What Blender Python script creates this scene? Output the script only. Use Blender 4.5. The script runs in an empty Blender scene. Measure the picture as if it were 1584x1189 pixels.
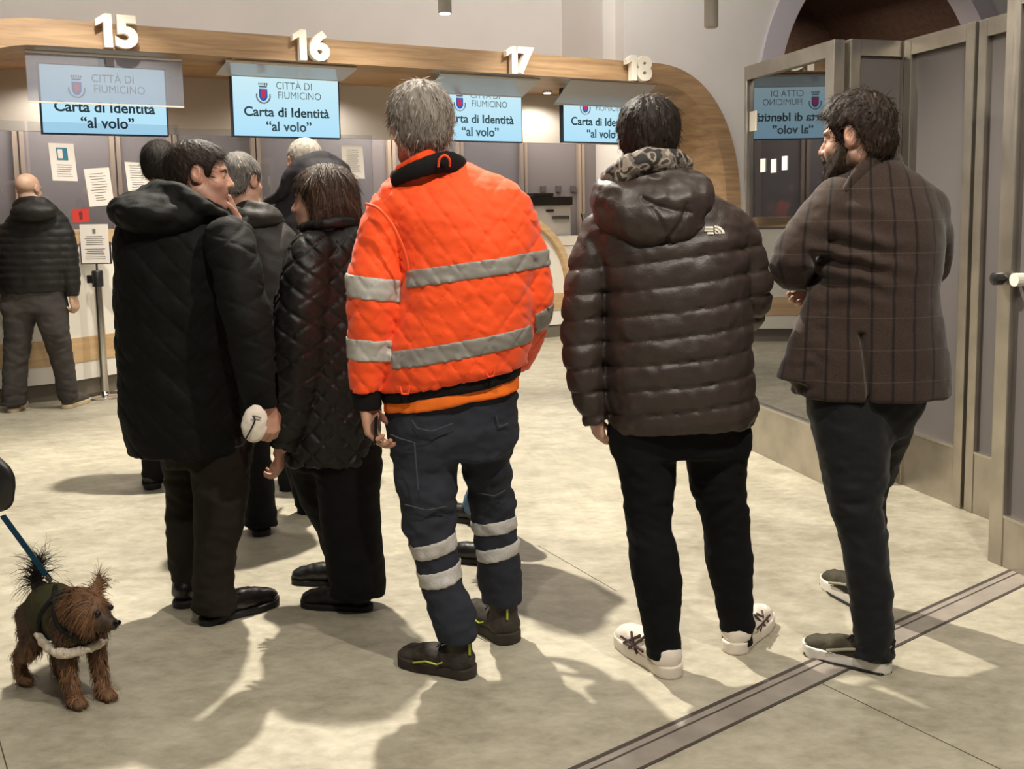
import bpy, bmesh, math, random
import numpy as np
from mathutils import Vector, Matrix

random.seed(7)
rng = np.random.default_rng(7)
SC = bpy.context.scene
COL = SC.collection

# ------------------------------------------------------------------ camera
F_PX, PP_X, PP_Y, EYE = 1600.0, 820.0, 512.0, 1.37
PITCH, ROLL = math.radians(6.5), math.radians(-0.9)
_cp, _sp = math.cos(PITCH), math.sin(PITCH)
_r0 = np.array([1.0, 0, 0]); FWD = np.array([0, _cp, -_sp]); _u0 = np.array([0, _sp, _cp])
RIGHT = math.cos(ROLL) * _r0 + math.sin(ROLL) * _u0
UP = -math.sin(ROLL) * _r0 + math.cos(ROLL) * _u0
EYE_P = np.array([0, 0, EYE])
cam_data = bpy.data.cameras.new('camera')
cam_data.sensor_fit = 'HORIZONTAL'; cam_data.sensor_width = 36.0
cam_data.lens = F_PX / 1584.0 * 36.0
cam_data.shift_x = -(PP_X - 792.0) / 1584.0
cam_data.shift_y = (PP_Y - 594.5) / 1584.0
cam_data.clip_start = 0.05; cam_data.clip_end = 100
cam = bpy.data.objects.new('camera', cam_data); COL.objects.link(cam)
cam.matrix_world = Matrix(((RIGHT[0], UP[0], -FWD[0], 0), (RIGHT[1], UP[1], -FWD[1], 0), (RIGHT[2], UP[2], -FWD[2], EYE), (0, 0, 0, 1)))
SC.camera = cam

# ------------------------------------------------------------------ exposure, ambient light of the hall
SC.view_settings.view_transform = 'Standard'
SC.view_settings.look = 'None'
SC.view_settings.gamma = 1.0
SC.view_settings.use_curve_mapping = False
SC.view_settings.exposure = 0.0
world = bpy.data.worlds.new('hall_ambient'); SC.world = world; world.use_nodes = True
_bg = world.node_tree.nodes['Background']
_bg.inputs[0].default_value = (0.86, 0.86, 0.95, 1); _bg.inputs[1].default_value = 0.10

def spot(name, loc, aim, watts, size=70, col=(1, .93, .80), radius=.045, blend=.35):
    l = bpy.data.lights.new(name, 'SPOT'); l.energy = watts; l.spot_size = math.radians(size); l.spot_blend = blend
    l.shadow_soft_size = radius; l.color = col
    o = bpy.data.objects.new(name, l); COL.objects.link(o); o.location = loc
    o.rotation_euler = (Vector(aim) - Vector(loc)).to_track_quat('-Z', 'Y').to_euler()
    return o

def area(name, loc, aim, watts, sx, sy, col=(1, .95, .88)):
    l = bpy.data.lights.new(name, 'AREA'); l.energy = watts; l.shape = 'RECTANGLE'; l.size = sx; l.size_y = sy; l.color = col
    o = bpy.data.objects.new(name, l); COL.objects.link(o); o.location = loc
    o.rotation_euler = (Vector(aim) - Vector(loc)).to_track_quat('-Z', 'Y').to_euler()
    return o

# downlights of the hall: one over the queue in front of the desks, two behind the viewer
spot('downlight_over_queue', (-1.0, 5.0, 4.25), (-.7, 3.6, 0), 1250, 105)
spot('downlight_behind_viewer', (-.25, .9, 3.7), (-.5, 3.2, 0.3), 190, 100)
spot('downlight_by_partition', (1.25, 1.4, 3.7), (1.15, 3.2, 0.2), 300, 110)
# spots that wash the desks and the fascia
spot('downlight_desk_near', (-2.4, 6.2, 3.8), (-3.7, 7.7, .2), 330, 80)
spot('downlight_desk_middle', (-.9, 7.3, 3.8), (-1.2, 8.6, .9), 240, 80)
spot('downlight_desk_far', (.9, 8.0, 3.8), (.4, 10.2, .5), 330, 72)
area('ceiling_panel_hall', (0, 3.2, 4.6), (0, 3.2, 0), 42, 4.0, 3.0)  # added soft fill over the hall, no fitting in view
area('ceiling_panel_front', (1.0, 7.6, 4.6), (1.0, 7.6, 0), 42, 3.0, 2.0)  # second added fill, nearer the desks
# unseen area lights added to brighten the office behind the desks
area('office_panel_near', (-4.25, 9.6, 2.9), (-4.25, 9.6, 0), 75, 2.0, .5)
area('office_panel_middle', (-1.5, 11.2, 2.9), (-1.5, 11.2, 0), 70, 2.0, .5)
area('office_panel_far', (.3, 12.3, 2.9), (.3, 12.3, 0), 36, 1.6, .5)
area('archway_panel', (3.9, 13.3, 4.0), (3.9, 13.3, 0), 40, 1.0, 1.0, (1, .88, .74))  # unseen light added so the archway wood does not go black
area('wall_washer_left', (-2.6, 6.2, 4.8), (-3.4, 9.4, 3.3), 70, 3.0, .6, (1, .96, .92))  # added area light that lifts the tone of the upper wall
area('wall_washer_right', (1.2, 8.0, 4.8), (2.0, 11.0, 3.0), 80, 3.0, .6, (1, .96, .92))  # same added wash for the wall on the right
# ------------------------------------------------------------------ measuring helpers
def ray(px, py):
    return FWD + RIGHT * (px - PP_X) / F_PX - UP * (py - PP_Y) / F_PX

def at(px, py, Y):
    d = ray(px, py); return EYE_P + d * (Y / d[1])

def floor_pt(px, py, z=0.0):
    d = ray(px, py); return EYE_P + d * ((z - EYE) / d[2])

_ya = math.radians(30)
AX = np.array([math.cos(_ya), math.sin(_ya), 0]); NX = np.array([-math.sin(_ya), math.cos(_ya), 0]); ZX = np.array([0, 0, 1.0])
ORG = np.array([-3.098, 8.0, 0])
def W(s, t, z):                      # along the row of desks, depth behind the fascia, height
    return ORG + AX * s + NX * t + ZX * z

def lin(r, g, b):
    f = lambda c: (c / 255 / 12.92) if c / 255 <= .04045 else ((c / 255 + .055) / 1.055) ** 2.4
    return (f(r), f(g), f(b), 1.0)

# ------------------------------------------------------------------ materials
def new_mat(name):
    m = bpy.data.materials.new(name); m.use_nodes = True
    nt = m.node_tree; b = nt.nodes['Principled BSDF']
    return m, nt, b

def mat(name, col, rough=.6, metal=0.0, var=0.0, scale=6.0, stretch=(1, 1, 1), bump=0.0, bscale=120.0, spec=.5, sheen=0.0, attr=False, rvar=0.0, coat=0.0):
    m, nt, b = new_mat(name); N = nt.nodes; L = nt.links
    b.inputs['Base Color'].default_value = col; b.inputs['Roughness'].default_value = rough
    b.inputs['Metallic'].default_value = metal; b.inputs['Specular IOR Level'].default_value = spec
    if sheen: b.inputs['Sheen Weight'].default_value = sheen; b.inputs['Sheen Roughness'].default_value = .5
    if coat: b.inputs['Coat Weight'].default_value = coat
    tc = N.new('ShaderNodeTexCoord'); mp = N.new('ShaderNodeMapping'); L.new(tc.outputs['Object'], mp.inputs[0])
    mp.inputs['Scale'].default_value = stretch
    src = None
    if attr:
        a = N.new('ShaderNodeAttribute'); a.attribute_name = 'Col'; src = a.outputs['Color']
        L.new(src, b.inputs['Base Color'])
    if var:
        n = N.new('ShaderNodeTexNoise'); n.inputs['Scale'].default_value = scale; n.inputs['Detail'].default_value = 6
        L.new(mp.outputs[0], n.inputs['Vector'])
        mr = N.new('ShaderNodeMapRange'); mr.inputs[1].default_value = .3; mr.inputs[2].default_value = .7
        mr.inputs[3].default_value = 1 - var; mr.inputs[4].default_value = 1 + var
        L.new(n.outputs['Fac'], mr.inputs[0])
        mx = N.new('ShaderNodeVectorMath'); mx.operation = 'SCALE'
        if src: L.new(src, mx.inputs[0])
        else: mx.inputs[0].default_value = col[:3]
        L.new(mr.outputs[0], mx.inputs['Scale']); L.new(mx.outputs[0], b.inputs['Base Color'])
        if rvar:
            m2 = N.new('ShaderNodeMapRange'); m2.inputs[3].default_value = rough - rvar; m2.inputs[4].default_value = rough + rvar
            L.new(n.outputs['Fac'], m2.inputs[0]); L.new(m2.outputs[0], b.inputs['Roughness'])
    if bump:
        n = N.new('ShaderNodeTexNoise'); n.inputs['Scale'].default_value = bscale; n.inputs['Detail'].default_value = 4
        L.new(mp.outputs[0], n.inputs['Vector'])
        bp = N.new('ShaderNodeBump'); bp.inputs['Strength'].default_value = bump; bp.inputs['Distance'].default_value = .004
        L.new(n.outputs['Fac'], bp.inputs['Height']); L.new(bp.outputs[0], b.inputs['Normal'])
    return m

def wood_mat(name, c0, c1, rot=30, rough=.5, stretch=(.55, 9, 9), scale=2.2):
    m, nt, b = new_mat(name); N = nt.nodes; L = nt.links
    tc = N.new('ShaderNodeTexCoord'); mp = N.new('ShaderNodeMapping'); L.new(tc.outputs['Object'], mp.inputs[0])
    mp.vector_type = 'POINT'
    r = N.new('ShaderNodeVectorRotate'); r.rotation_type = 'Z_AXIS'; r.inputs['Angle'].default_value = -math.radians(rot)
    L.new(tc.outputs['Object'], r.inputs['Vector']); L.new(r.outputs[0], mp.inputs[0]); mp.inputs['Scale'].default_value = stretch
    n = N.new('ShaderNodeTexNoise'); n.inputs['Scale'].default_value = scale; n.inputs['Detail'].default_value = 8; n.inputs['Roughness'].default_value = .62; n.inputs['Distortion'].default_value = .6
    L.new(mp.outputs[0], n.inputs['Vector'])
    cr = N.new('ShaderNodeValToRGB'); cr.color_ramp.elements[0].position = .3; cr.color_ramp.elements[1].position = .72
    cr.color_ramp.elements[0].color = c0; cr.color_ramp.elements[1].color = c1
    L.new(n.outputs['Fac'], cr.inputs[0]); L.new(cr.outputs[0], b.inputs['Base Color'])
    b.inputs['Roughness'].default_value = rough
    bp = N.new('ShaderNodeBump'); bp.inputs['Strength'].default_value = .12; bp.inputs['Distance'].default_value = .003
    L.new(n.outputs['Fac'], bp.inputs['Height']); L.new(bp.outputs[0], b.inputs['Normal'])
    return m

def steel_mat(name, col, rough=.32):
    m, nt, b = new_mat(name); N = nt.nodes; L = nt.links
    tc = N.new('ShaderNodeTexCoord'); mp = N.new('ShaderNodeMapping'); L.new(tc.outputs['Object'], mp.inputs[0]); mp.inputs['Scale'].default_value = (60, 60, 2.0)
    n = N.new('ShaderNodeTexNoise'); n.inputs['Scale'].default_value = 3; n.inputs['Detail'].default_value = 5; L.new(mp.outputs[0], n.inputs['Vector'])
    mr = N.new('ShaderNodeMapRange'); mr.inputs[3].default_value = rough - .1; mr.inputs[4].default_value = rough + .14; L.new(n.outputs['Fac'], mr.inputs[0]); L.new(mr.outputs[0], b.inputs['Roughness'])
    n2 = N.new('ShaderNodeTexNoise'); n2.inputs['Scale'].default_value = 5; n2.inputs['Detail'].default_value = 6; L.new(tc.outputs['Object'], n2.inputs['Vector'])
    m2 = N.new('ShaderNodeMapRange'); m2.inputs[1].default_value = .3; m2.inputs[2].default_value = .7; m2.inputs[3].default_value = .75; m2.inputs[4].default_value = 1.1; L.new(n2.outputs['Fac'], m2.inputs[0])
    mx = N.new('ShaderNodeVectorMath'); mx.operation = 'SCALE'; mx.inputs[0].default_value = col[:3]; L.new(m2.outputs[0], mx.inputs['Scale']); L.new(mx.outputs[0], b.inputs['Base Color'])
    b.inputs['Metallic'].default_value = .92
    return m

def glass_mat(name, tint=(.96, .97, 1, 1), gloss=.12, rough=.01, body=None, body_mix=0.0):
    m, nt, b = new_mat(name); N = nt.nodes; L = nt.links; N.remove(b)
    out = N['Material Output']
    tr = N.new('ShaderNodeBsdfTransparent'); tr.inputs[0].default_value = tint
    gl = N.new('ShaderNodeBsdfGlossy'); gl.inputs['Roughness'].default_value = rough
    base = tr.outputs[0]
    if body_mix:
        df = N.new('ShaderNodeBsdfDiffuse'); df.inputs[0].default_value = body
        tl = N.new('ShaderNodeBsdfTranslucent'); tl.inputs[0].default_value = body
        ms = N.new('ShaderNodeMixShader'); ms.inputs[0].default_value = .4; L.new(df.outputs[0], ms.inputs[1]); L.new(tl.outputs[0], ms.inputs[2])
        m0 = N.new('ShaderNodeMixShader'); m0.inputs[0].default_value = body_mix; L.new(tr.outputs[0], m0.inputs[1]); L.new(ms.outputs[0], m0.inputs[2]); base = m0.outputs[0]
    fr = N.new('ShaderNodeFresnel'); fr.inputs[0].default_value = 1.5
    ad = N.new('ShaderNodeMath'); ad.operation = 'ADD'; ad.inputs[1].default_value = gloss; ad.use_clamp = True; L.new(fr.outputs[0], ad.inputs[0])
    mx = N.new('ShaderNodeMixShader'); L.new(ad.outputs[0], mx.inputs[0]); L.new(base, mx.inputs[1]); L.new(gl.outputs[0], mx.inputs[2]); L.new(mx.outputs[0], out.inputs[0])
    return m

def emit_mat(name, c0, c1=None, strength=1.0):
    m, nt, b = new_mat(name); N = nt.nodes; L = nt.links; N.remove(b)
    e = N.new('ShaderNodeEmission'); e.inputs[1].default_value = strength; e.inputs[0].default_value = c0
    if c1:
        tc = N.new('ShaderNodeTexCoord'); sx = N.new('ShaderNodeSeparateXYZ'); L.new(tc.outputs['Generated'], sx.inputs[0])
        cr = N.new('ShaderNodeValToRGB'); cr.color_ramp.elements[0].color = c1; cr.color_ramp.elements[1].color = c0
        L.new(sx.outputs['Z'], cr.inputs[0]); L.new(cr.outputs[0], e.inputs[0])
    L.new(e.outputs[0], N['Material Output'].inputs[0])
    return m

# ------------------------------------------------------------------ object helpers
def tag(o, label=None, cat=None, group=None, kind=None):
    if label: o['label'] = label
    if cat: o['category'] = cat
    if group: o['group'] = group
    if kind: o['kind'] = kind
    return o

def thing(name, loc, label, cat, group=None):
    o = bpy.data.objects.new(name, None); COL.objects.link(o); o.location = tuple(float(v) for v in loc)
    o.empty_display_size = .1
    return tag(o, label, cat, group)

def link_mesh(name, verts, faces, m, parent=None, smooth=False, cols=None):
    """verts in world coordinates; the object's origin goes to the parent, else to the base of the mesh"""
    v = np.asarray(verts, dtype=np.float64).reshape(-1, 3)
    if parent is not None: org = np.array(parent.location)
    else:
        lo, hi = v.min(0), v.max(0); org = np.array([(lo[0] + hi[0]) / 2, (lo[1] + hi[1]) / 2, lo[2]])
    me = bpy.data.meshes.new(name)
    if isinstance(faces, np.ndarray):
        n = len(faces); k = faces.shape[1]
        me.vertices.add(len(v)); me.vertices.foreach_set('co', (v - org).astype(np.float32).ravel())
        me.loops.add(n * k); me.loops.foreach_set('vertex_index', faces.astype(np.int32).ravel())
        me.polygons.add(n); me.polygons.foreach_set('loop_start', np.arange(0, n * k, k, dtype=np.int32))
        me.update(calc_edges=True); me.validate()
    else:
        me.from_pydata((v - org).tolist(), [], faces); me.update()
    if smooth: me.polygons.foreach_set('use_smooth', np.ones(len(me.polygons), dtype=bool))
    if cols is not None:
        a = me.color_attributes.new('Col', 'FLOAT_COLOR', 'POINT')
        c = np.ones((len(v), 4), dtype=np.float32); c[:, :3] = cols; a.data.foreach_set('color', c.ravel())
    me.materials.append(m)
    o = bpy.data.objects.new(name, me); COL.objects.link(o)
    if parent is not None: o.parent = parent
    else: o.location = tuple(org)
    return o

class MB:
    """collects solid shapes into one mesh"""
    def __init__(s): s.v = []; s.f = []; s.loose_smooth = False
    def add(s, verts, faces):
        o = len(s.v); s.v += [tuple(map(float, p)) for p in verts]; s.f += [tuple(i + o for i in f) for f in faces]; return s
    def hexa(s, p):                  # 8 corners, lower four then upper four
        return s.add(p, [(3, 2, 1, 0), (4, 5, 6, 7), (0, 1, 5, 4), (1, 2, 6, 5), (2, 3, 7, 6), (3, 0, 4, 7)])
    def box(s, c, ax, ay, az):       # centre and half axes
        c, ax, ay, az = map(np.asarray, (c, ax, ay, az))
        return s.hexa([c - ax - ay - az, c + ax - ay - az, c + ax + ay - az, c - ax + ay - az, c - ax - ay + az, c + ax - ay + az, c + ax + ay + az, c - ax + ay + az])
    def st(s, s0, s1, t0, t1, z0, z1):
        return s.hexa([W(s0, t0, z0), W(s1, t0, z0), W(s1, t1, z0), W(s0, t1, z0), W(s0, t0, z1), W(s1, t0, z1), W(s1, t1, z1), W(s0, t1, z1)])
    def prism(s, poly, d):           # polygon (3d points, convex or not) swept along d
        n = len(poly); d = np.asarray(d); p = [np.asarray(q) for q in poly]
        return s.add(p + [q + d for q in p], [tuple(range(n))[::-1], tuple(range(n, 2 * n))] + [(i, (i + 1) % n, n + (i + 1) % n, n + i) for i in range(n)])
    def strip(s, a, b, d):           # ribbon between two polylines a and b, swept along d
        a = [np.asarray(q) for q in a]; b = [np.asarray(q) for q in b]; d = np.asarray(d); n = len(a)
        V = a + b + [q + d for q in a] + [q + d for q in b]; F = []
        for i in range(n - 1):
            F += [(i, i + 1, n + i + 1, n + i), (2 * n + i + 1, 2 * n + i, 3 * n + i, 3 * n + i + 1), (i + 1, i, 2 * n + i, 2 * n + i + 1), (n + i, n + i + 1, 3 * n + i + 1, 3 * n + i)]
        F += [(0, n, 3 * n, 2 * n), (n - 1, 3 * n - 1, 4 * n - 1, 2 * n - 1)]
        return s.add(V, F)
    def tube(s, pts, rad, n=10, cap=True):
        pts = [np.asarray(p, float) for p in pts]; rad = [rad] * len(pts) if np.isscalar(rad) else rad
        V = []; F = []; u = None
        for i, p in enumerate(pts):
            t = pts[min(i + 1, len(pts) - 1)] - pts[max(i - 1, 0)]; t = t / (np.linalg.norm(t) + 1e-12)
            if u is None: u = np.cross(t, [0, 0, 1] if abs(t[2]) < .9 else [1, 0, 0])
            u = u - t * (u @ t); u = u / np.linalg.norm(u); w = np.cross(t, u)
            V += [p + rad[i] * (math.cos(a) * u + math.sin(a) * w) for a in np.linspace(0, 2 * math.pi, n, endpoint=False)]
        for i in range(len(pts) - 1):
            F += [(i * n + j, i * n + (j + 1) % n, (i + 1) * n + (j + 1) % n, (i + 1) * n + j) for j in range(n)]
        if cap: F += [tuple(range(n))[::-1], tuple(range((len(pts) - 1) * n, len(pts) * n))]
        return s.add(V, F)
    def lathe(s, c, prof, n=32):     # (radius, z) profile round the vertical through c
        c = np.asarray(c, float); V = []; F = []
        for r, z in prof: V += [c + [r * math.cos(a), r * math.sin(a), z] for a in np.linspace(0, 2 * math.pi, n, endpoint=False)]
        for i in range(len(prof) - 1): F += [(i * n + j, i * n + (j + 1) % n, (i + 1) * n + (j + 1) % n, (i + 1) * n + j) for j in range(n)]
        F += [tuple(range(n))[::-1], tuple(range((len(prof) - 1) * n, len(prof) * n))]
        return s.add(V, F)
    def build(s, name, m, parent=None, smooth=False, bevel=0.0, seg=2):
        o = link_mesh(name, s.v, s.f, m, parent, smooth)
        bm = bmesh.new(); bm.from_mesh(o.data); bmesh.ops.recalc_face_normals(bm, faces=bm.faces)
        if bevel: bmesh.ops.bevel(bm, geom=[e for e in bm.edges if len(e.link_faces) == 2 and e.calc_face_angle(0) > .6], offset=bevel, segments=seg, affect='EDGES', profile=.6)
        bm.to_mesh(o.data); bm.free()
        if smooth and not bevel:
            o.data.set_sharp_from_angle(angle=math.radians(40))
        return o

def text_geo(body, size, bold=0.0, extrude=0.0, align='CENTER', shear=0.0, space=1.0):
    """glyph mesh in its own x-y plane: (verts n x 3, faces)"""
    cu = bpy.data.curves.new('glyphs', 'FONT'); cu.body = body; cu.size = size; cu.align_x = align; cu.offset = bold; cu.extrude = extrude; cu.shear = shear; cu.space_character = space
    cu.resolution_u = 4
    o = bpy.data.objects.new('glyphs', cu); COL.objects.link(o)
    dg = bpy.context.evaluated_depsgraph_get(); me = bpy.data.meshes.new_from_object(o.evaluated_get(dg))
    v = np.array([p.co[:] for p in me.vertices]); f = [tuple(p.vertices) for p in me.polygons]
    bpy.data.objects.remove(o); bpy.data.curves.remove(cu); bpy.data.meshes.remove(me)
    return v, f

# ------------------------------------------------------------------ soft bodies: signed distance on a grid, skinned with surface nets
def perlin(P, seed=0):
    """P: n x 3 -> n, about -1..1"""
    P = np.asarray(P, np.float32); i = np.floor(P).astype(np.int64); f = P - i; u = f * f * f * (f * (f * 6 - 15) + 10)
    def g(ix, iy, iz, fx, fy, fz):
        h = (ix * 73856093 ^ iy * 19349663 ^ iz * 83492791 ^ (seed * 2654435761 + 12345)) & 0x7fffffff
        h = (h * 1103515245 + 12345) & 0x7fffffff; h = h ^ (h >> 13); h = (h * 69069 + 1) & 0x7fffffff
        a = ((h >> 5) & 1023).astype(np.float32) * (2 * np.pi / 1024); z = ((h >> 16) & 255).astype(np.float32) / 127.5 - 1; r = np.sqrt(np.maximum(0, 1 - z * z))
        return np.cos(a) * r * fx + np.sin(a) * r * fy + z * fz
    x, y, z = i[:, 0], i[:, 1], i[:, 2]; fx, fy, fz = f[:, 0], f[:, 1], f[:, 2]; ux, uy, uz = u[:, 0], u[:, 1], u[:, 2]
    l = lambda a, b, t: a + (b - a) * t
    return 1.5 * l(l(l(g(x, y, z, fx, fy, fz), g(x + 1, y, z, fx - 1, fy, fz), ux), l(g(x, y + 1, z, fx, fy - 1, fz), g(x + 1, y + 1, z, fx - 1, fy - 1, fz), ux), uy),
             l(l(g(x, y, z + 1, fx, fy, fz - 1), g(x + 1, y, z + 1, fx - 1, fy, fz - 1), ux), l(g(x, y + 1, z + 1, fx, fy - 1, fz - 1), g(x + 1, y + 1, z + 1, fx - 1, fy - 1, fz - 1), ux), uy), uz)

def fbm(P, sc, seed=0, oct=3):
    P = np.asarray(P, np.float32) * np.asarray(sc, np.float32); r = 0; a = 1.0
    for k in range(oct): r = r + a * perlin(P, seed + k * 17); P = P * 2.03; a *= .5
    return r

def smin(a, b, k):
    if k <= 0: return np.minimum(a, b)
    h = np.clip(.5 + .5 * (b - a) / k, 0, 1)
    return b + (a - b) * h - k * h * (1 - h)

def crom(P, n=4):
    P = np.asarray(P, float)
    if len(P) < 3: return P
    Q = np.vstack([2 * P[0] - P[1], P, 2 * P[-1] - P[-2]]); out = []
    for i in range(1, len(Q) - 2):
        p0, p1, p2, p3 = Q[i - 1], Q[i], Q[i + 1], Q[i + 2]
        for t in np.linspace(0, 1, n, endpoint=False):
            out.append(.5 * (2 * p1 + (p2 - p0) * t + (2 * p0 - 5 * p1 + 4 * p2 - p3) * t * t + (3 * p1 - p0 - 3 * p2 + p3) * t ** 3))
    out.append(P[-1]); return np.array(out)

def unit(v): v = np.asarray(v, float); return v / (np.linalg.norm(v) + 1e-12)

class Soft:
    def __init__(s, lo, hi, h, fine=()):
        s.ax = []
        for k in range(3):
            x = lo[k]; xs = [x]
            while x < hi[k]:
                st = h
                for (fl, fh, hf) in fine:
                    if fl[k] - h < x < fh[k]: st = min(st, hf)
                x += st; xs.append(x)
            s.ax.append(np.array(xs, np.float32))
        s.D = np.full([len(a) for a in s.ax], 1.0, np.float32); s.h = h
    def region(s, lo, hi):
        sl = tuple(slice(max(0, np.searchsorted(a, l) - 1), min(len(a), np.searchsorted(a, h) + 1)) for a, l, h in zip(s.ax, lo, hi))
        X = s.ax[0][sl[0]][:, None, None]; Y = s.ax[1][sl[1]][None, :, None]; Z = s.ax[2][sl[2]][None, None, :]
        return sl, X, Y, Z
    def put(s, fn, lo, hi, k=.01, op='add'):
        m = max(k, 0) + .03
        sl, X, Y, Z = s.region(np.asarray(lo) - m, np.asarray(hi) + m)
        if 0 in s.D[sl].shape: return s
        d = fn(X, Y, Z); c = s.D[sl]
        if op == 'add': s.D[sl] = smin(c, d, k)
        elif op == 'sub': s.D[sl] = -smin(-c, d, k)
        elif op == 'and': s.D[sl] = -smin(-c, -d, k)
        return s
    def ball(s, c, r, R=None, k=.01, op='add'):
        c = np.asarray(c, float); r = np.array([r] * 3 if np.isscalar(r) else r, float); R = np.eye(3) if R is None else R; q = float(r.max())
        def fn(X, Y, Z):
            dx, dy, dz = X - c[0], Y - c[1], Z - c[2]
            u = [(dx * R[0, j] + dy * R[1, j] + dz * R[2, j]) for j in range(3)]
            k0 = np.sqrt(sum((u[j] / r[j]) ** 2 for j in range(3))); k1 = np.sqrt(sum((u[j] / r[j] ** 2) ** 2 for j in range(3))) + 1e-9
            return k0 * (k0 - 1) / k1
        return s.put(fn, c - q, c + q, k, op)
    def tube(s, pts, rad, k=.01, op='add', flat=None, cut0=None, cut1=None, sub=3, inner=0.0):
        """round cone chain; flat=(axis, factor) squeezes the section; cut0 / cut1: end plane normals (outward) for flat ends"""
        PR = np.hstack([np.asarray(pts, float), np.asarray([rad] * len(pts) if np.isscalar(rad) else rad, float)[:, None]])
        PR = crom(PR, sub) if sub > 1 else PR
        P, r = PR[:, :3], np.maximum(PR[:, 3], .0008); q = r.max() * (1 if flat is None else max(1, 1 / flat[1]))
        if flat is not None: fa = unit(flat[0]); fs = 1 / flat[1] - 1
        lo, hi = P.min(0) - q, P.max(0) + q
        def fn(X, Y, Z):
            d = None
            for i in range(len(P) - 1):
                a, b = P[i], P[i + 1]; ab = b - a; L2 = ab @ ab + 1e-12
                dx, dy, dz = X - a[0], Y - a[1], Z - a[2]
                t = np.clip((dx * ab[0] + dy * ab[1] + dz * ab[2]) / L2, 0, 1)
                ex, ey, ez = dx - t * ab[0], dy - t * ab[1], dz - t * ab[2]
                if flat is not None:
                    w = (ex * fa[0] + ey * fa[1] + ez * fa[2]) * fs; ex, ey, ez = ex + w * fa[0], ey + w * fa[1], ez + w * fa[2]
                e = np.sqrt(ex * ex + ey * ey + ez * ez) - (r[i] + (r[i + 1] - r[i]) * t)
                d = e if d is None else (smin(d, e, inner) if inner else np.minimum(d, e))
            for cut, p in ((cut0, P[0]), (cut1, P[-1])):
                if cut is not None:
                    n = unit(cut); d = np.maximum(d, (X - p[0]) * n[0] + (Y - p[1]) * n[1] + (Z - p[2]) * n[2])
            return d
        return s.put(fn, lo, hi, k, op)
    def loft(s, st, k=.01, yaw=0.0, n=2.3, op='add', rnd=.012, tilt=(0, 0)):
        """st: rows (z, cx, cy, half width, half depth); tilt: end caps' slope (dz/dx, dz/dy) at the bottom"""
        S = np.asarray(sorted(map(tuple, st)), float); C = crom(S, 6); C = C[np.argsort(C[:, 0])]; C[:, 3:] = np.maximum(C[:, 3:], .004)
        c, sn = math.cos(yaw), math.sin(yaw); z0, z1 = S[0, 0], S[-1, 0]; q = S[:, 3:5].max()
        lo = [S[:, 1].min() - q, S[:, 2].min() - q, z0 - abs(tilt[0]) * q]; hi = [S[:, 1].max() + q, S[:, 2].max() + q, z1]
        def fn(X, Y, Z):
            z = Z[0, 0]; I = [np.interp(z, C[:, 0], C[:, j])[None, None, :].astype(np.float32) for j in range(1, 5)]
            dx, dy = X - I[0], Y - I[1]
            u = np.abs((dx * c + dy * sn) / I[2]); v = np.abs((-dx * sn + dy * c) / I[3])
            d = ((u ** n + v ** n) ** (1 / n) - 1) * np.minimum(I[2], I[3])
            bot = z0 - Z + tilt[0] * (X - S[0, 1]) + tilt[1] * (Y - S[0, 2])
            return -smin(-smin_neg(d, bot, rnd), -(Z - z1), rnd)
        def smin_neg(a, b, kk): return -smin(-a, -b, kk)
        return s.put(fn, lo, hi, k, op)
    def band(s):
        return np.abs(s.D) < .035
    def shape(s, fn):
        """push the surface out by fn(points) (metres) where the field is near zero"""
        m = s.band(); ix = np.nonzero(m)
        P = np.stack([s.ax[k][ix[k]] for k in range(3)], 1); s.D[ix] -= fn(P).astype(np.float32); return s
    def copy(s):
        o = Soft.__new__(Soft); o.ax = s.ax; o.D = s.D.copy(); o.h = s.h; return o
    def clip(s, fn):
        """intersect with fn(X, Y, Z) <= 0"""
        X = s.ax[0][:, None, None]; Y = s.ax[1][None, :, None]; Z = s.ax[2][None, None, :]
        s.D = np.maximum(s.D, fn(X, Y, Z)).astype(np.float32); return s
    def mesh(s, smooth=2):
        D = s.D; ins = D < 0; nx, ny, nz = D.shape
        cnt = np.zeros((nx - 1, ny - 1, nz - 1), np.uint8)
        for a in (0, 1):
            for b in (0, 1):
                for c in (0, 1): cnt += ins[a:nx - 1 + a, b:ny - 1 + b, c:nz - 1 + c]
        act = (cnt > 0) & (cnt < 8); I, J, K = np.nonzero(act); n = len(I)
        if n == 0: return np.zeros((0, 3)), np.zeros((0, 4), int)
        idx = np.full(cnt.shape, -1, np.int32); idx[I, J, K] = np.arange(n)
        cor = [(a, b, c) for a in (0, 1) for b in (0, 1) for c in (0, 1)]
        val = np.stack([D[I + a, J + b, K + c] for a, b, c in cor], 1)
        acc = np.zeros((n, 3)); num = np.zeros(n)
        for p in range(8):
            for q in range(p + 1, 8):
                if sum(abs(cor[p][t] - cor[q][t]) for t in range(3)) != 1: continue
                v0, v1 = val[:, p], val[:, q]; m = (v0 < 0) != (v1 < 0); t = np.where(m, v0 / np.where(m, v0 - v1, 1), 0)
                for ax in range(3): acc[:, ax] += np.where(m, cor[p][ax] + t * (cor[q][ax] - cor[p][ax]), 0)
                num += m
        fr = acc / num[:, None]; V = np.zeros((n, 3))
        for ax, ii in enumerate((I, J, K)):
            a = s.ax[ax].astype(float); V[:, ax] = a[ii] + fr[:, ax] * (a[ii + 1] - a[ii])
        Q = []
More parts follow.
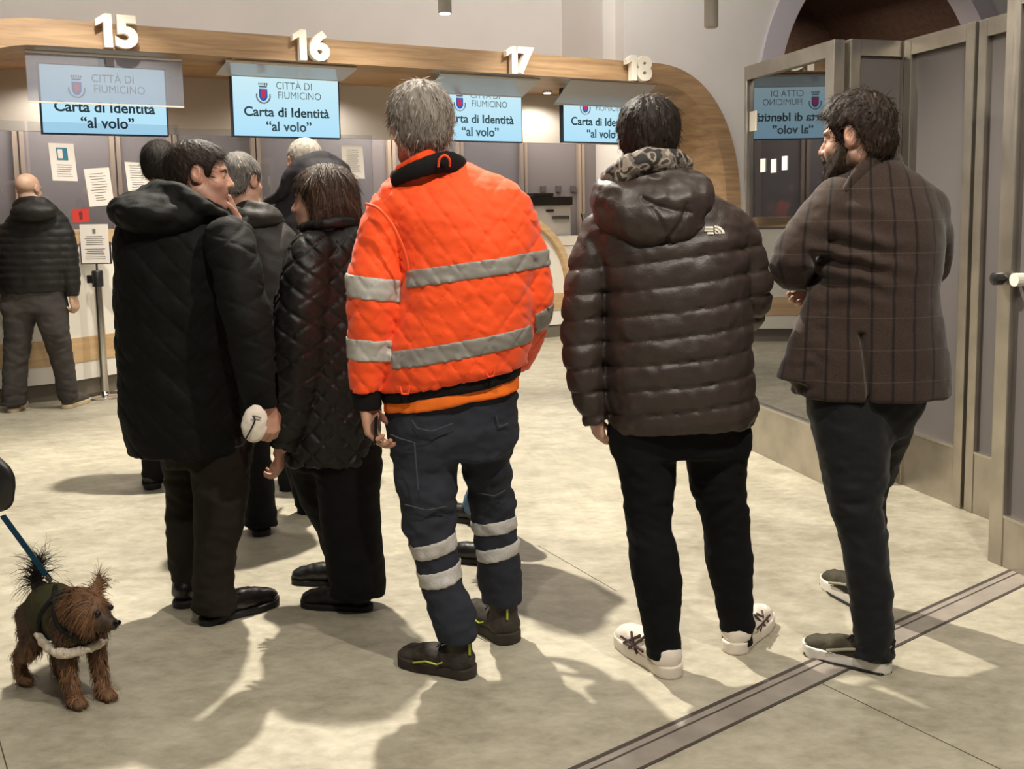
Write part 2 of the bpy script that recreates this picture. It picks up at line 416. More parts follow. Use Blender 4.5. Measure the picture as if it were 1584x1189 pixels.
        for ax in range(3):
            sl0 = [slice(1, -1)] * 3; sl1 = [slice(1, -1)] * 3; sl0[ax] = slice(0, -1); sl1[ax] = slice(1, None)
            A_, B_ = ins[tuple(sl0)], ins[tuple(sl1)]; g = np.nonzero(A_ != B_); flip = A_[g]
            p = [g[0] + (ax != 0), g[1] + (ax != 1), g[2] + (ax != 2)]
            o1, o2 = [(1, 2), (2, 0), (0, 1)][ax]
            def cell(d1, d2):
                r = [x.copy() for x in p]; r[o1] = r[o1] - d1; r[o2] = r[o2] - d2; return idx[r[0], r[1], r[2]]
            q = np.stack([cell(1, 1), cell(0, 1), cell(0, 0), cell(1, 0)], 1)
            q[~flip] = q[~flip][:, ::-1]; Q.append(q)
        Q = np.vstack(Q); Q = Q[(Q >= 0).all(1)]
        for _ in range(smooth):
            V = relax(V, Q, .5)
            V = relax(V, Q, -.42)
        return V, Q

def relax(V, Q, lam):
    a = np.concatenate([Q[:, i] for i in range(4)]); b = np.concatenate([Q[:, (i + 1) % 4] for i in range(4)])
    n = len(V); c = np.bincount(a, minlength=n) + np.bincount(b, minlength=n); S = np.zeros_like(V)
    for k in range(3): S[:, k] = np.bincount(a, V[b, k], n) + np.bincount(b, V[a, k], n)
    c = np.maximum(c, 1)[:, None]
    return V + lam * (S / c - V)

def normals(V, Q):
    fn = np.cross(V[Q[:, 2]] - V[Q[:, 0]], V[Q[:, 3]] - V[Q[:, 1]]); N = np.zeros_like(V)
    for i in range(4):
        for k in range(3): N[:, k] += np.bincount(Q[:, i], fn[:, k], len(V))
    return N / (np.linalg.norm(N, axis=1, keepdims=True) + 1e-12)

def skin(S, name, m, parent, smooth=2, colfn=None):
    V, Q = S.mesh(smooth)
    return link_mesh(name, V, Q, m, parent, True, None if colfn is None else colfn(V))
# ================================================================== materials of the place
m_wall = mat('wall_paint', lin(212, 206, 200), .85, var=.04, scale=1.5)
m_ceil = mat('ceiling_paint', lin(215, 212, 206), .9)
m_wood = wood_mat('oak_laminate', lin(132, 102, 72), lin(180, 148, 110), stretch=(.6, 1.3, 9))
m_wood_rim = wood_mat('oak_rim', lin(176, 142, 100), lin(212, 182, 140), stretch=(.6, 1.3, 9))
m_wood_dark = wood_mat('dark_wood', lin(66, 46, 36), lin(92, 66, 50), rot=0, rough=.7)
m_white = mat('white_laminate', lin(226, 220, 208), .45, var=.02)
m_plinth = mat('plinth_grey', lin(112, 104, 92), .4, var=.1, scale=3)
m_header = mat('header_white', lin(208, 200, 190), .7)
m_steel = steel_mat('brushed_steel', lin(184, 177, 166))
m_steel_lt = steel_mat('bright_steel', lin(205, 200, 194), .25)
m_lip = mat('polished_lip', lin(190, 184, 176), .35, .9)
m_chrome = mat('chrome', lin(200, 196, 190), .16, 1.0)
m_grey_panel = mat('grey_panel', lin(96, 91, 90), .42, var=.05, scale=2)
m_office_panel = mat('office_grey_panel', lin(122, 114, 114), .5, var=.04, scale=1.5)
m_office_post = mat('office_post', lin(168, 150, 134), .4, .3)
m_digit = mat('digit_face', lin(236, 226, 208), .5)
m_digit_side = mat('digit_side', lin(70, 58, 48), .5)
m_black_plastic = mat('black_plastic', lin(26, 25, 26), .4)
m_bezel = mat('screen_bezel', lin(38, 48, 58), .35)
m_screen = emit_mat('screen_glow', lin(208, 239, 247), lin(178, 227, 251), 1.0)
m_ink = mat('screen_ink', lin(22, 62, 78), .6)
m_ink_grey = mat('screen_grey_ink', lin(138, 160, 178), .6)
m_shield_red = emit_mat('shield_red', lin(196, 60, 84))
m_shield_blue = emit_mat('shield_blue', lin(48, 88, 170))
m_paper = mat('paper', lin(236, 228, 220), .8)
m_print = mat('paper_print', lin(120, 116, 116), .8)
m_red_sign = mat('red_card', lin(196, 52, 44), .5)
m_blue_sign = mat('blue_print', lin(48, 120, 150), .6)
m_glass = glass_mat('clear_glass', (.93, .95, .97, 1), .03, .01)
m_frost = glass_mat('frosted_sheet', (.86, .88, .92, 1), .03, .12, (.62, .63, .70, 1), .30)
m_frost_lit = glass_mat('frosted_sheet_dense', (.86, .88, .92, 1), .05, .2, (.84, .84, .87, 1), .8)  # copy for tilted sheets, their brighter look put into the colour
m_dark_glass = glass_mat('dark_glass', (.30, .30, .33, 1), .22, .012, lin(40, 38, 42), .55)
m_lamp = emit_mat('lamp_glow', (1, .93, .8, 1), None, 9)
m_tube = mat('lamp_tube', lin(172, 164, 152), .5)
m_copier = mat('copier_plastic', lin(190, 184, 176), .5)

def floor_material():
    m, nt, b = new_mat('concrete_vinyl'); N = nt.nodes; L = nt.links
    tc = N.new('ShaderNodeTexCoord')
    n1 = N.new('ShaderNodeTexNoise'); n1.inputs['Scale'].default_value = 3.6; n1.inputs['Detail'].default_value = 9; n1.inputs['Roughness'].default_value = .68
    mp = N.new('ShaderNodeMapping'); mp.inputs['Scale'].default_value = (1.0, 1.5, 1); mp.inputs['Rotation'].default_value = (0, 0, .66)
    L.new(tc.outputs['Object'], mp.inputs[0]); L.new(mp.outputs[0], n1.inputs['Vector'])
    n2 = N.new('ShaderNodeTexNoise'); n2.inputs['Scale'].default_value = 14; n2.inputs['Detail'].default_value = 8; n2.inputs['Roughness'].default_value = .7; L.new(mp.outputs[0], n2.inputs['Vector'])
    cr = N.new('ShaderNodeValToRGB'); cr.color_ramp.elements[0].position = .34; cr.color_ramp.elements[1].position = .66
    cr.color_ramp.elements[0].color = lin(144, 137, 119); cr.color_ramp.elements[1].color = lin(196, 189, 170)
    mx = N.new('ShaderNodeMix'); mx.data_type = 'FLOAT'; mx.inputs[0].default_value = .5; L.new(n1.outputs['Fac'], mx.inputs[2]); L.new(n2.outputs['Fac'], mx.inputs[3])
    L.new(mx.outputs[0], cr.inputs[0]); L.new(cr.outputs[0], b.inputs['Base Color'])
    mr = N.new('ShaderNodeMapRange'); mr.inputs[3].default_value = .34; mr.inputs[4].default_value = .56; L.new(n2.outputs['Fac'], mr.inputs[0]); L.new(mr.outputs[0], b.inputs['Roughness'])
    bp = N.new('ShaderNodeBump'); bp.inputs['Strength'].default_value = .06; bp.inputs['Distance'].default_value = .003; L.new(n2.outputs['Fac'], bp.inputs['Height']); L.new(bp.outputs[0], b.inputs['Normal'])
    b.inputs['Specular IOR Level'].default_value = .4
    return m
m_floor = floor_material()

def structure(o): o['kind'] = 'structure'; return o

# ================================================================== shell
structure(MB().hexa([(-9, -3, -.1), (9, -3, -.1), (9, 17, -.1), (-9, 17, -.1), (-9, -3, 0), (9, -3, 0), (9, 17, 0), (-9, 17, 0)]).build('floor', m_floor))
structure(MB().hexa([(-9, -3, 5), (9, -3, 5), (9, 17, 5), (-9, 17, 5), (-9, -3, 5.1), (9, -3, 5.1), (9, 17, 5.1), (-9, 17, 5.1)]).build('ceiling', m_ceil))
structure(MB().st(-6, 4.75, .97, 1.07, 2.75, 5).build('wall_back', m_wall))
# wall to the right of the desks: flush with the fascia, open round the desk portal and under the large arch
TF = .06
def arc(cs, cz, a, b, t0, t1, n=24, p=2.0):
    o = []
    for u in np.linspace(t0, t1, n):
        c, s_ = math.cos(u), math.sin(u)
        o.append((cs + a * math.copysign(abs(c) ** (2 / p), c), cz + b * math.copysign(abs(s_) ** (2 / p), s_)))
    return o
PA, PB, PS, PZ = 1.14, 1.50, 5.05, 1.336            # portal's outer end arch: half axes and centre
arch_p = [(6.19, 0)] + arc(PS, PZ, PA, PB, 0, math.pi / 2, 24, 2.25) + [(4.73, 2.836)]
wallR = MB()
big = [(6.45, 0), (6.45, 2.5)] + arc(8.6, 2.5, 2.15, 2.15, math.pi, math.pi / 2, 24)
A_ = [W(s, TF, z) for s, z in arch_p]
top = []
for s, z in arch_p: top.append((s, 5.0) if s <= 6.19 - 1e-6 else (s, z))
# pieces: above the portal, between portal and arch, above the arch
up = [(s, z) for s, z in arch_p if s < 6.188]
wallR.strip([W(s, TF, z) for s, z in up], [W(s, TF, 5) for s, z in up], NX * .15)
wallR.hexa([W(6.186, TF, 0), W(6.45, TF, 0), W(6.45, TF + .15, 0), W(6.186, TF + .15, 0), W(6.186, TF, 5), W(6.45, TF, 5), W(6.45, TF + .15, 5), W(6.186, TF + .15, 5)])
b2 = [(s, z) for s, z in big if z >= 2.5]
wallR.strip([W(s, TF, z) for s, z in b2], [W(s, TF, 5) for s, z in b2], NX * .15)
b3 = arc(8.6, 2.5, 2.15, 2.15, math.pi / 2, 0, 24)
wallR.strip([W(s, TF, z) for s, z in b3], [W(s, TF, 5) for s, z in b3], NX * .15)
wallR.st(4.58, 4.74, TF + .15, .97, 2.75, 5)
structure(wallR.build('wall_right', m_wall))
ring = MB(); o_ = [(6.45, 0)] + arc(8.6, 2.5, 2.15, 2.15, math.pi, 0, 48); i_ = [(6.74, 0)] + arc(8.6, 2.5, 1.86, 1.86, math.pi, 0, 48)
ring.strip([W(s, TF - .03, z) for s, z in o_], [W(s, TF - .03, z) for s, z in i_], NX * .3)
structure(ring.build('trim_1', mat('arch_plaster', lin(186, 178, 184), .8)))
vault = MB(); v1 = [(6.76, 0)] + arc(8.6, 2.5, 1.88, 1.88, math.pi, 0, 48); v2 = [(6.66, 0)] + arc(8.6, 2.5, 1.95, 1.95, math.pi, 0, 48)
vault.strip([W(s, .25, z) for s, z in v1], [W(s, .25, z) for s, z in v2], NX * 2.2)
vault.st(6.5, 10.7, 2.4, 2.5, 0, 4.7)
structure(vault.build('wall_archway', m_wood_dark))

# ================================================================== wooden portal over the desks
outer = arc(-.5, 1.336, 1.15, 1.5, math.pi, math.pi / 2, 20, 2.25) + arc(PS, PZ, PA, PB, math.pi / 2, 0, 28, 2.25) + [(6.19, 0)]
inner = arc(-.5, 1.336, .96, 1.308, math.pi, math.pi / 2, 20, 2.25) + arc(PS, PZ, PA - .19, PB - .192, math.pi / 2, 0, 28, 2.25) + [(6.0, 0)]
por = MB().strip([W(s, 0, z) for s, z in outer], [W(s, 0, z) for s, z in inner], NX * 1.42)
structure(por.build('trim_40', m_wood))
structure(MB().st(-1.6, 6.0, 1.36, 1.42, 2.13, 2.66).build('wall_header', m_header))
# grey office partition behind the desks
structure(MB().st(-4.2, 6.05, 2.45, 2.52, 0, 3.0).build('wall_office', m_office_panel))
k = 1
for s in (-.55, .30, .84, 1.68, 2.30, 3.2, 4.05, 4.90, 5.72):
    k += 1
    MB().st(s - .03, s + .012, 2.40, 2.45, 0, 3.0).st(s + .03, s + .07, 2.415, 2.45, 0, 3.0).build('trim_%d' % k, m_office_post)['kind'] = 'structure'
structure(MB().st(5.98, 6.0, 1.42, 2.45, 0, 3.0).build('wall_office_end', m_header))
for i, s in enumerate((5.2, 5.42, 5.63)):
    o = MB().st(s - .035, s + .035, 2.42, 2.45, 1.62, 1.70).build('wall_socket', mat('socket_grey', lin(84, 76, 76), .5), bevel=.006)
    tag(o, ['small dark wall socket nearest the copier', 'middle one of three small dark wall sockets', 'small dark wall socket nearest the beige end wall'][i], 'socket', 'wall sockets above the copier')

# ================================================================== desks
def desk(name, path, label, top_z, depth_t, pl=.06, kick=(.28, .47), rim=True):
    """white curved counter: path = front line (s, t)"""
    p = crom(np.array(path), 6); n = len(p)
    root = thing(name, W(p[n // 2][0], p[n // 2][1] + .3, 0), label, 'service desk', 'service desks under the canopy')
    def slab(t_off, z0, z1, th):
        a = [W(s, t + t_off, z0) for s, t in p]; b = [W(s, t + t_off, z1) for s, t in p]
        return MB().strip(a, b, NX * th)
    slab(.0, .14, kick[0], .1).build('lower_panel', m_white, root)
    slab(-.008, kick[0], kick[1], .1).build('kick_band', m_wood_rim, root)
    slab(.0, kick[1], top_z - (.12 if rim else .0), .1).build('front_panel', m_white, root)
    slab(pl, 0, .14, .06).build('plinth', m_plinth, root)
    a = [W(s, t - .02, top_z - .1) for s, t in p]; b = [W(s, depth_t, top_z - .1) for s, t in p]
    MB().strip(a, b, ZX * .1).build('worktop', m_wood_rim if rim else m_white, root)
    return root
desk('service_desk', [(-3.4, .16), (-2.2, .08), (-1.4, .05), (-.92, .05), (-.65, .06), (-.42, .12), (-.2, .25), (-.03, .33), (.3, .5), (.8, .68), (1.5, .8), (2.4, .85)], 'curved white service desk with oak band below numbers 15 and 16', 1.29, 1.3)
d3 = desk('service_desk', [(4.5, 1.62), (5.0, 1.6), (5.5, 1.55), (5.95, 1.5)], 'low white service desk below number 18 beside the oak end arch', 1.1, 1.84, rim=False)
# arched end panel below number 17
root = thing('service_desk', W(3.9, 1.4, 0), 'white arched service desk front with oak rim below number 17', 'service desk', 'service desks under the canopy')
pan = arc(3.85, .45, 1.0, .97, math.pi, 0, 40, 2.3)
pin = arc(3.85, .45, .935, .90, math.pi, 0, 40, 2.3)
MB().prism([W(s, 1.30, z) for s, z in [(2.915, .48)] + pin + [(4.785, .48)]], NX * .1).build('front_panel', m_white, root)
MB().strip([W(s, 1.21, z) for s, z in pan], [W(s, 1.21, z) for s, z in pin], NX * .24).build('arch_rim', m_wood_rim, root)
MB().st(2.85, 4.85, 1.24, 1.4, .30, .485).build('kick_band', m_wood_rim, root)
MB().st(2.87, 4.83, 1.25, 1.4, .14, .30).build('lower_panel', m_white, root)
MB().st(2.9, 4.80, 1.27, 1.4, 0, .14).build('plinth', m_plinth, root)

# ================================================================== numbers on the fascia
_p = [(.055, 0), (.115, 0), (.115, .243), (.066, .243), (.0, .198), (.0, .150), (.055, .182)]
one_v = np.array([(x, y, -.03) for x, y in _p] + [(x, y, .03) for x, y in _p])
one_f = [(0, 6, 3, 2, 1), (6, 5, 4, 3), (7, 8, 9, 10, 13), (13, 10, 11, 12)] + [(i, (i + 1) % 7, 7 + (i + 1) % 7, 7 + i) for i in range(7)]
def number(body, s0, s1, z0, label):
    root = thing('desk_number', W((s0 + s1) / 2, -.04, z0), label, 'number sign', 'white numbers on the canopy')
    adv = 0; parts = []
    for ch in body:
        v, f = (one_v, one_f) if ch == '1' else text_geo(ch, .335, .0165, .03, 'LEFT'); parts.append((v, f))
    wd = s1 - s0; w0 = [v[:, 0].max() - v[:, 0].min() for v, f in parts]; gap = wd - sum(w0); x = s0
    for (v, f), w in zip(parts, w0):
        v = v.copy(); v[:, 0] -= v[:, 0].min(); v[:, 1] -= v[:, 1].min(); hs = .243 / v[:, 1].max()
        P = np.array([W(x + q[0], -.065 - q[2], z0 + q[1] * hs) for q in v]); x += w + gap
        link_mesh('digit', P, f, m_digit, root)
    return root
number('15', -.141, .156, 2.646, 'white raised number 15 on the oak canopy')
number('16', 1.347, 1.659, 2.640, 'white raised number 16 on the oak canopy')
number('17', 3.323, 3.611, 2.635, 'white raised number 17 on the oak canopy')
number('18', 4.655, 4.957, 2.640, 'white raised number 18 on the oak canopy')

# ================================================================== screens
def screen(s0, s1, z0, z1, t, label):
    root = thing('information_screen', W((s0 + s1) / 2, t, z0), label, 'screen', 'blue screens above the desks')
    MB().st(s0, s1, t, t + .06, z0, z1).build('casing', m_bezel, root, bevel=.004)
    e = .012
    MB().add([W(s0 + e, t - .002, z0 + e), W(s1 - e, t - .002, z0 + e), W(s1 - e, t - .002, z1 - e), W(s0 + e, t - .002, z1 - e)], [(0, 1, 2, 3)]).build('display', m_screen, root)
    w, h = s1 - s0, z1 - z0
    def txt(body, cx, cz, size, bold, m, name, wmax=None):
        v, f = text_geo(body, size, bold); v = v.copy(); v[:, 0] -= (v[:, 0].max() + v[:, 0].min()) / 2
        if wmax: v[:, 0] *= wmax / (v[:, 0].max() - v[:, 0].min())
        link_mesh(name, np.array([W(cx + q[0], t - .004, cz + q[1]) for q in v]), f, m, root)
    txt('Carta di Identit\u00e0', (s0 + s1) / 2 + .0 * w, z0 + .33 * h, .112, .0027, m_ink, 'heading', .79 * w)
    txt('\u201cal volo\u201d', (s0 + s1) / 2 + .01 * w, z0 + .105 * h, .118, .0027, m_ink, 'heading', .42 * w)
    txt('CITT\u00c0 DI', s0 + .57 * w, z0 + .76 * h, .088, -.0006, m_ink_grey, 'city_name', .33 * w)
    txt('FIUMICINO', s0 + .62 * w, z0 + .61 * h, .088, -.0006, m_ink_grey, 'city_name', .40 * w)
    # emblem: crown, shield, laurel
    cx, cz = s0 + .285 * w, z0 + .66 * h; tt = t - .004
    E = lambda pts: [W(cx + a, tt, cz + b) for a, b in pts]
    MB().add(E([(-.036, .05), (.036, .05), (.036, -.02), (.022, -.045), (0, -.055), (-.022, -.045), (-.036, -.02)][::-1]), [tuple(range(7))]).build('emblem_shield', m_shield_blue, root)
    tt = t - .006
    MB().add(E([(-.022, .04), (.022, .04), (.022, -.01), (0, -.038), (-.022, -.01)][::-1]), [tuple(range(5))]).build('emblem_field', m_shield_red, root)
    tt = t - .004
    cr = MB(); cr.add(E([(-.034, .062), (.034, .062), (.034, .074), (-.034, .074)]), [(0, 1, 2, 3)])
    for q in (-.034, -.017, 0, .017, .034):
        cr.add(E([(q - .004, .078), (q + .004, .078), (q + .006, .1), (q - .006, .1)]), [(0, 1, 2, 3)])
    cr.build('emblem_crown', m_ink_grey, root)
    lw = MB()
    for sg in (-1, 1):
        for u in np.linspace(-1.45, .15, 8):
            a, b = .058 * math.cos(u) * sg, .062 * math.sin(u) - .01
            lw.add(E([(a - .010, b), (a, b - .007), (a + .010, b + .004), (a, b + .009)]), [(0, 1, 2, 3)])
    lw.build('emblem_laurel', m_ink_grey, root)
    MB().tube([W((s0 + s1) / 2, t + .05, z1 - .03), W((s0 + s1) / 2, t + .05, 2.66)], .03, 10).build('hanger', m_black_plastic, root)
    return root
screen(-.50, .452, 2.040, 2.585, .47, 'blue information screen half covered by an upright frosted sheet, under number 15')
screen(.975, 1.93, 2.052, 2.598, .47, 'fully visible blue information screen under number 16')
screen(2.845, 3.80, 2.056, 2.598, .47, 'blue information screen under number 17 behind the grey haired man')
screen(4.262, 5.217, 2.071, 2.61, .47, 'blue information screen under number 18 beside the dark haired head')

# hinged frosted sheets in front of the screens
def sheet(s0, s1, ang, z, label, h=.36):
    root = thing('frosted_sheet', W((s0 + s1) / 2, .1, z), label, 'acrylic sheet', 'hinged frosted sheets under the canopy')
    d = np.array(NX) * math.sin(ang) - ZX * math.cos(ang); nn = np.array(NX) * math.cos(ang) + ZX * math.sin(ang)
    c = W((s0 + s1) / 2, .1, z) + d * h / 2
    MB().box(c, AX * (s1 - s0) / 2, d * h / 2, nn * .0025).build('sheet', m_frost if ang < .1 else m_frost_lit, root)
    MB().box(W((s0 + s1) / 2, .1, z) + d * (h - .006), AX * (s1 - s0) / 2, d * .006, nn * .006).build('edge_strip', m_header, root)
    MB().tube([W(s0, .1, z + .012), W(s1, .1, z + .012)], .012, 8).build('hinge_bar', m_header, root)
    for s in (s0 + .06, s1 - .06): MB().tube([W(s, .1, z + .01), W(s, .1, 2.66)], .008, 8).build('hanger', m_header, root)
    return root
sheet(-.61, .505, 0.0, 2.60, 'upright frosted acrylic sheet hanging before the number 15 screen')
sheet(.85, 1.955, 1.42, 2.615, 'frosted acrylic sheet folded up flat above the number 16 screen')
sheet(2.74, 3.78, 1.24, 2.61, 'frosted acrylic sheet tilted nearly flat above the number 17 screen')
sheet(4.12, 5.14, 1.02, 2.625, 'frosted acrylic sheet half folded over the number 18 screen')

# glass screens on the desks
for i, (s0, s1, z0, t) in enumerate(((-2.4, -.62, 1.29, .42), (-.6, 0.52, 1.29, .42), (.54, 1.72, 1.29, .70), (1.74, 2.4, 1.29, .92), (3.0, 4.4, 1.0, 1.456))):
    o = MB().st(s0, s1, t, t + .008, z0, 2.13).build('glass_screen', m_glass)
    tag(o, ['clear glass screen on the desk behind the bald man', 'clear glass screen on the desk carrying three white notices', 'clear glass screen on the desk behind the group in black',
            'clear glass screen on the desk below number 16, narrow end pane', 'clear glass screen above the arched desk below number 17'][i], 'glass screen', 'glass screens on the desks')

def notice(name, corners, t, label, m=m_paper, lines=(), emblem=None):
    """sheet taped to the glass: corners (s, z) from lower left, anticlockwise"""
    c = [W(s, t, z) for s, z in corners]
    root = thing(name, (c[0] + c[1]) / 2, label, 'notice', 'notices on the glass')
    MB().prism(c, NX * .003).build('sheet', m, root)
    c = [q - NX * .002 for q in c]
    L = MB(); uv = lambda u, v: (c[0] * (1 - u) + c[1] * u) * (1 - v) + (c[3] * (1 - u) + c[2] * u) * v
    for u0, u1, v, hh in lines: L.add([uv(u0, v), uv(u1, v), uv(u1, v + hh), uv(u0, v + hh)], [(0, 1, 2, 3)])
    if lines: L.build('printed_lines', m_print, root)
    return root, uv
rl = lambda n, v0, v1, a=.15, b=.85, h=.012: [(a + random.random() * .08, b - random.random() * .15, v1 - (v1 - v0) * i / max(1, n - 1), h) for i in range(n)]
r_, uv = notice('notice', [(-.315, 1.675), (-.285+.03, 1.675), (-.27, 1.965), (-.46, 1.965)] if 0 else [(-.46+.01, 1.68), (-.27, 1.675), (-.285, 1.965), (-.465, 1.97)], .41, 'white notice with a blue square symbol on the glass', lines=rl(6, .12, .42, .2, .85))
MB().add([uv(.28, .55), uv(.72, .55), uv(.72, .88), uv(.28, .88)], [(0, 1, 2, 3)]).build('symbol', m_blue_sign, r_)
MB().prism([uv(.33, .6) - NX * .001, uv(.52, .6) - NX * .001, uv(.52, .84) - NX * .001, uv(.33, .84) - NX * .001], -NX * .001).build('symbol_face', m_paper, r_)
notice('notice', [(-.195, 1.475), (-.01, 1.49), (-.035, 1.785), (-.222, 1.77)], .41, 'tilted white typed notice on the glass right of the blue symbol one', lines=rl(8, .35, .85) + rl(3, .15, .27, .25, .7))
notice('notice', [(.105, 1.53), (.265, 1.535), (.262, 1.82), (.085, 1.83)], .41, 'white typed notice partly hidden by the dark haired heads', lines=rl(12, .2, .9))
notice('notice', [(2.10, 1.72), (2.315, 1.72), (2.30, 2.03), (2.09, 2.035)], .91, 'white typed notice taped to glass beside the grey haired man', lines=rl(12, .2, .85))
r_, uv = notice('red_card', [(-.325, 1.352), (-.205, 1.36), (-.207, 1.463), (-.328, 1.455)], .40, 'small red card with a dark crest on the glass above the stanchion', m_red_sign)
MB().add([uv(.42, .2), uv(.58, .2), uv(.62, .7), uv(.5, .85), uv(.38, .7)], [(0, 1, 2, 3, 4)]).build('crest', mat('crest_dark', lin(110, 30, 34), .6), r_)

# copier and monitor in the office
root = thing('copier', W(4.95, 2.1, 0), 'grey office copier with black lid behind the arched desk', 'copier')
MB().st(4.66, 5.24, 1.88, 2.36, 0, 1.46).build('body', m_copier, root, bevel=.01)
MB().st(4.66, 5.26, 1.86, 2.36, 1.46, 1.56).build('lid', m_black_plastic, root, bevel=.01)
MB().st(4.72, 5.0, 1.86, 2.2, 1.56, 1.6).build('paper_feeder', m_black_plastic, root, bevel=.01)
MB().st(4.98, 5.2, 1.85, 1.9, 1.30, 1.335).build('paper_tray', mat('tray_dark', lin(70, 64, 62), .5), root)
MB().st(4.9, 5.0, 1.865, 1.9, 1.385, 1.41).build('output_slot', m_black_plastic, root)
root = thing('monitor', W(5.3, 1.8, 1.1), 'dark desk monitor turned sideways beside the puffer jacket', 'monitor')
MB().hexa([W(5.34, 1.68, 1.13), W(5.48, 1.82, 1.13), W(5.465, 1.835, 1.13), W(5.325, 1.695, 1.13), W(5.27, 1.68, 1.36), W(5.41, 1.82, 1.36), W(5.395, 1.835, 1.36), W(5.255, 1.695, 1.36)]).build('display', m_black_plastic, root)
MB().tube([W(5.34, 1.675, 1.13), W(5.27, 1.675, 1.365)], .007, 6).build('silver_edge', m_steel_lt, root)
MB().st(5.32, 5.5, 1.68, 1.83, 1.1, 1.13).build('stand', m_black_plastic, root, bevel=.005)

# hanging tube lamps
for (x, y, z, lab) in ((-.52, 6.9, 2.665, 'short lit tube lamp hanging above the grey haired man'), (1.155, 6.6, 2.50, 'grey tube lamp hanging at the white wall, top right of number 18')):
    root = thing('tube_lamp', (x, y, z), lab, 'lamp', 'hanging tube lamps')
    MB().lathe((x, y, z), [(.038, 0), (.044, .004), (.044, .38), (.02, .39)], 24).build('tube', m_tube, root, True)
    MB().lathe((x, y, z - .004), [(.034, 0), (.036, .006)], 24).build('bulb', m_lamp if x < 0 else m_tube, root)
    MB().tube([(x, y, z + .38), (x, y, 5.0)], .005, 6).build('cable', m_black_plastic, root)
for i, (s, t) in enumerate(((4.42, 1.02), (1.9, 1.02), (-.2, 1.02), (5.5, .9))):  # the last one is added to brighten the curved end
    root = thing('recessed_downlight', W(s, t, 2.62), ['small recessed downlight in the oak canopy between numbers 17 and 18', 'small recessed downlight in the oak canopy behind the number 16 screen', 'small recessed downlight in the oak canopy behind the number 15 screen', 'small recessed downlight in the oak canopy by its curved end'][i], 'lamp', 'recessed downlights in the canopy')
    MB().lathe(W(s, t, 2.622), [(.05, 0), (.05, .024)], 24).build('ring', m_steel_lt, root)
    MB().lathe(W(s, t, 2.618), [(.038, 0), (.038, .006)], 24).build('bulb', m_lamp, root)
    spot('canopy_downlight', tuple(W(s, t, 2.60)), tuple(W(s, t - .05, 0)), 34, 160, (1, .93, .82), .03, .5)

# ================================================================== steel and glass partition on the right
def upright(m, p, ax, ay, z0, z1, w, d): m.box(np.array([p[0], p[1], (z0 + z1) / 2]), np.append(ax * w / 2, 0), np.append(ay * d / 2, 0), ZX * (z1 - z0) / 2)
def panel(name, p0, p1, label, infill, H_=2.165, fw=.055, top=.075, plinth=.27, glass=False, group='steel framed partition panels', wide0=None, wide1=None):
    p0, p1 = np.array(p0[:2], float), np.array(p1[:2], float); L = np.linalg.norm(p1 - p0); a = (p1 - p0) / L; b = np.array([-a[1], a[0]])
    mid = (p0 + p1) / 2; root = thing(name, (mid[0], mid[1], 0), label, 'partition', group)
    for p, wd in ((p0, wide0 or fw), (p1, -(wide1 or fw))):
        m = MB(); q = p + a * wd / 2; upright(m, q, a, b, 0, H_, abs(wd), .06); m.build('frame_post', m_steel, root, bevel=.004)
    w0, w1 = wide0 or fw, wide1 or fw; c = p0 + a * (w0 + (L - w0 - w1) / 2); hw = (L - w0 - w1) / 2
    bx = lambda z0, z1, d, m, nm: MB().box(np.array([c[0], c[1], (z0 + z1) / 2]), np.append(a * hw, 0), np.append(b * d / 2, 0), ZX * (z1 - z0) / 2).build(nm, m, root)
    bx(H_ - top, H_, .058, m_steel, 'top_rail'); bx(0, plinth, .05, m_steel, 'plinth'); bx(plinth, plinth + .012, .056, m_lip, 'plinth_lip')
    bx(plinth + .012, H_ - top, .012, infill, 'pane' if glass else 'infill_board')
    return root, a, b
C1 = (1.487, 5.02)
panel('partition_panel', (1.253, 5.935), C1, 'dark glass door panel with steel frame, farthest of the partition', m_dark_glass, glass=True, wide0=.03, wide1=.075)
for i, (px, py) in enumerate(((1175, 261), (1208, 262), (1241, 258))):  # three small white rectangles set on the glass pane
    u = (.085, .215, .345)[i]; ca = np.array([1.253, 5.935]) + (np.array(C1) - np.array([1.253, 5.935])) * (u + .12); pz = 1.37 + (328 - py) / 1600 * ca[1]
    dv = unit(np.append(np.array(C1) - np.array([1.253, 5.935]), 0)); nv = np.array([dv[1], -dv[0], 0]); nv = nv if nv[0] < 0 else -nv
    tag(MB().box(np.array([ca[0], ca[1], pz]) + nv * .0085, dv * .028, nv * .0015, ZX * .036).build('white_sticker', m_paper), ['small white sticker on the dark glass door, farthest from the bearded man', 'middle one of three small white stickers on the dark glass door', 'small white sticker on the dark glass door, nearest the bearded man'][i], 'sticker', 'stickers on the glass door')

panel('partition_panel', (1.53, 5.035), (1.86, 5.14), 'narrow grey niche panel behind the bearded man', m_grey_panel)
panel('partition_panel', (1.845, 5.09), (1.975, 4.60), 'wide grey panel right of the bearded man', m_grey_panel, wide1=.06)
panel('partition_panel', (1.985, 4.585), (2.15, 3.95), 'narrow grey panel half hidden by the nearest steel post', m_grey_panel)
root, a, b = panel('partition_panel', (1.795, 3.905), (2.0, 3.12), 'nearest grey panel with wide steel post and lock knob', m_grey_panel, wide0=.075, plinth=.19)
kb = np.array([1.80, 3.86, 1.1])
kn = MB(); d3_ = np.append(-b if b[0] > 0 else b, 0)
kp = np.array([1.812, 3.868, 1.1]) 
kn.tube([kp, kp + d3_ * .05, kp + d3_ * .052, kp + d3_ * .085, kp + d3_ * .09], [.012, .012, .024, .024, .012], 16); kn.build('lock_knob', m_black_plastic, root, True)
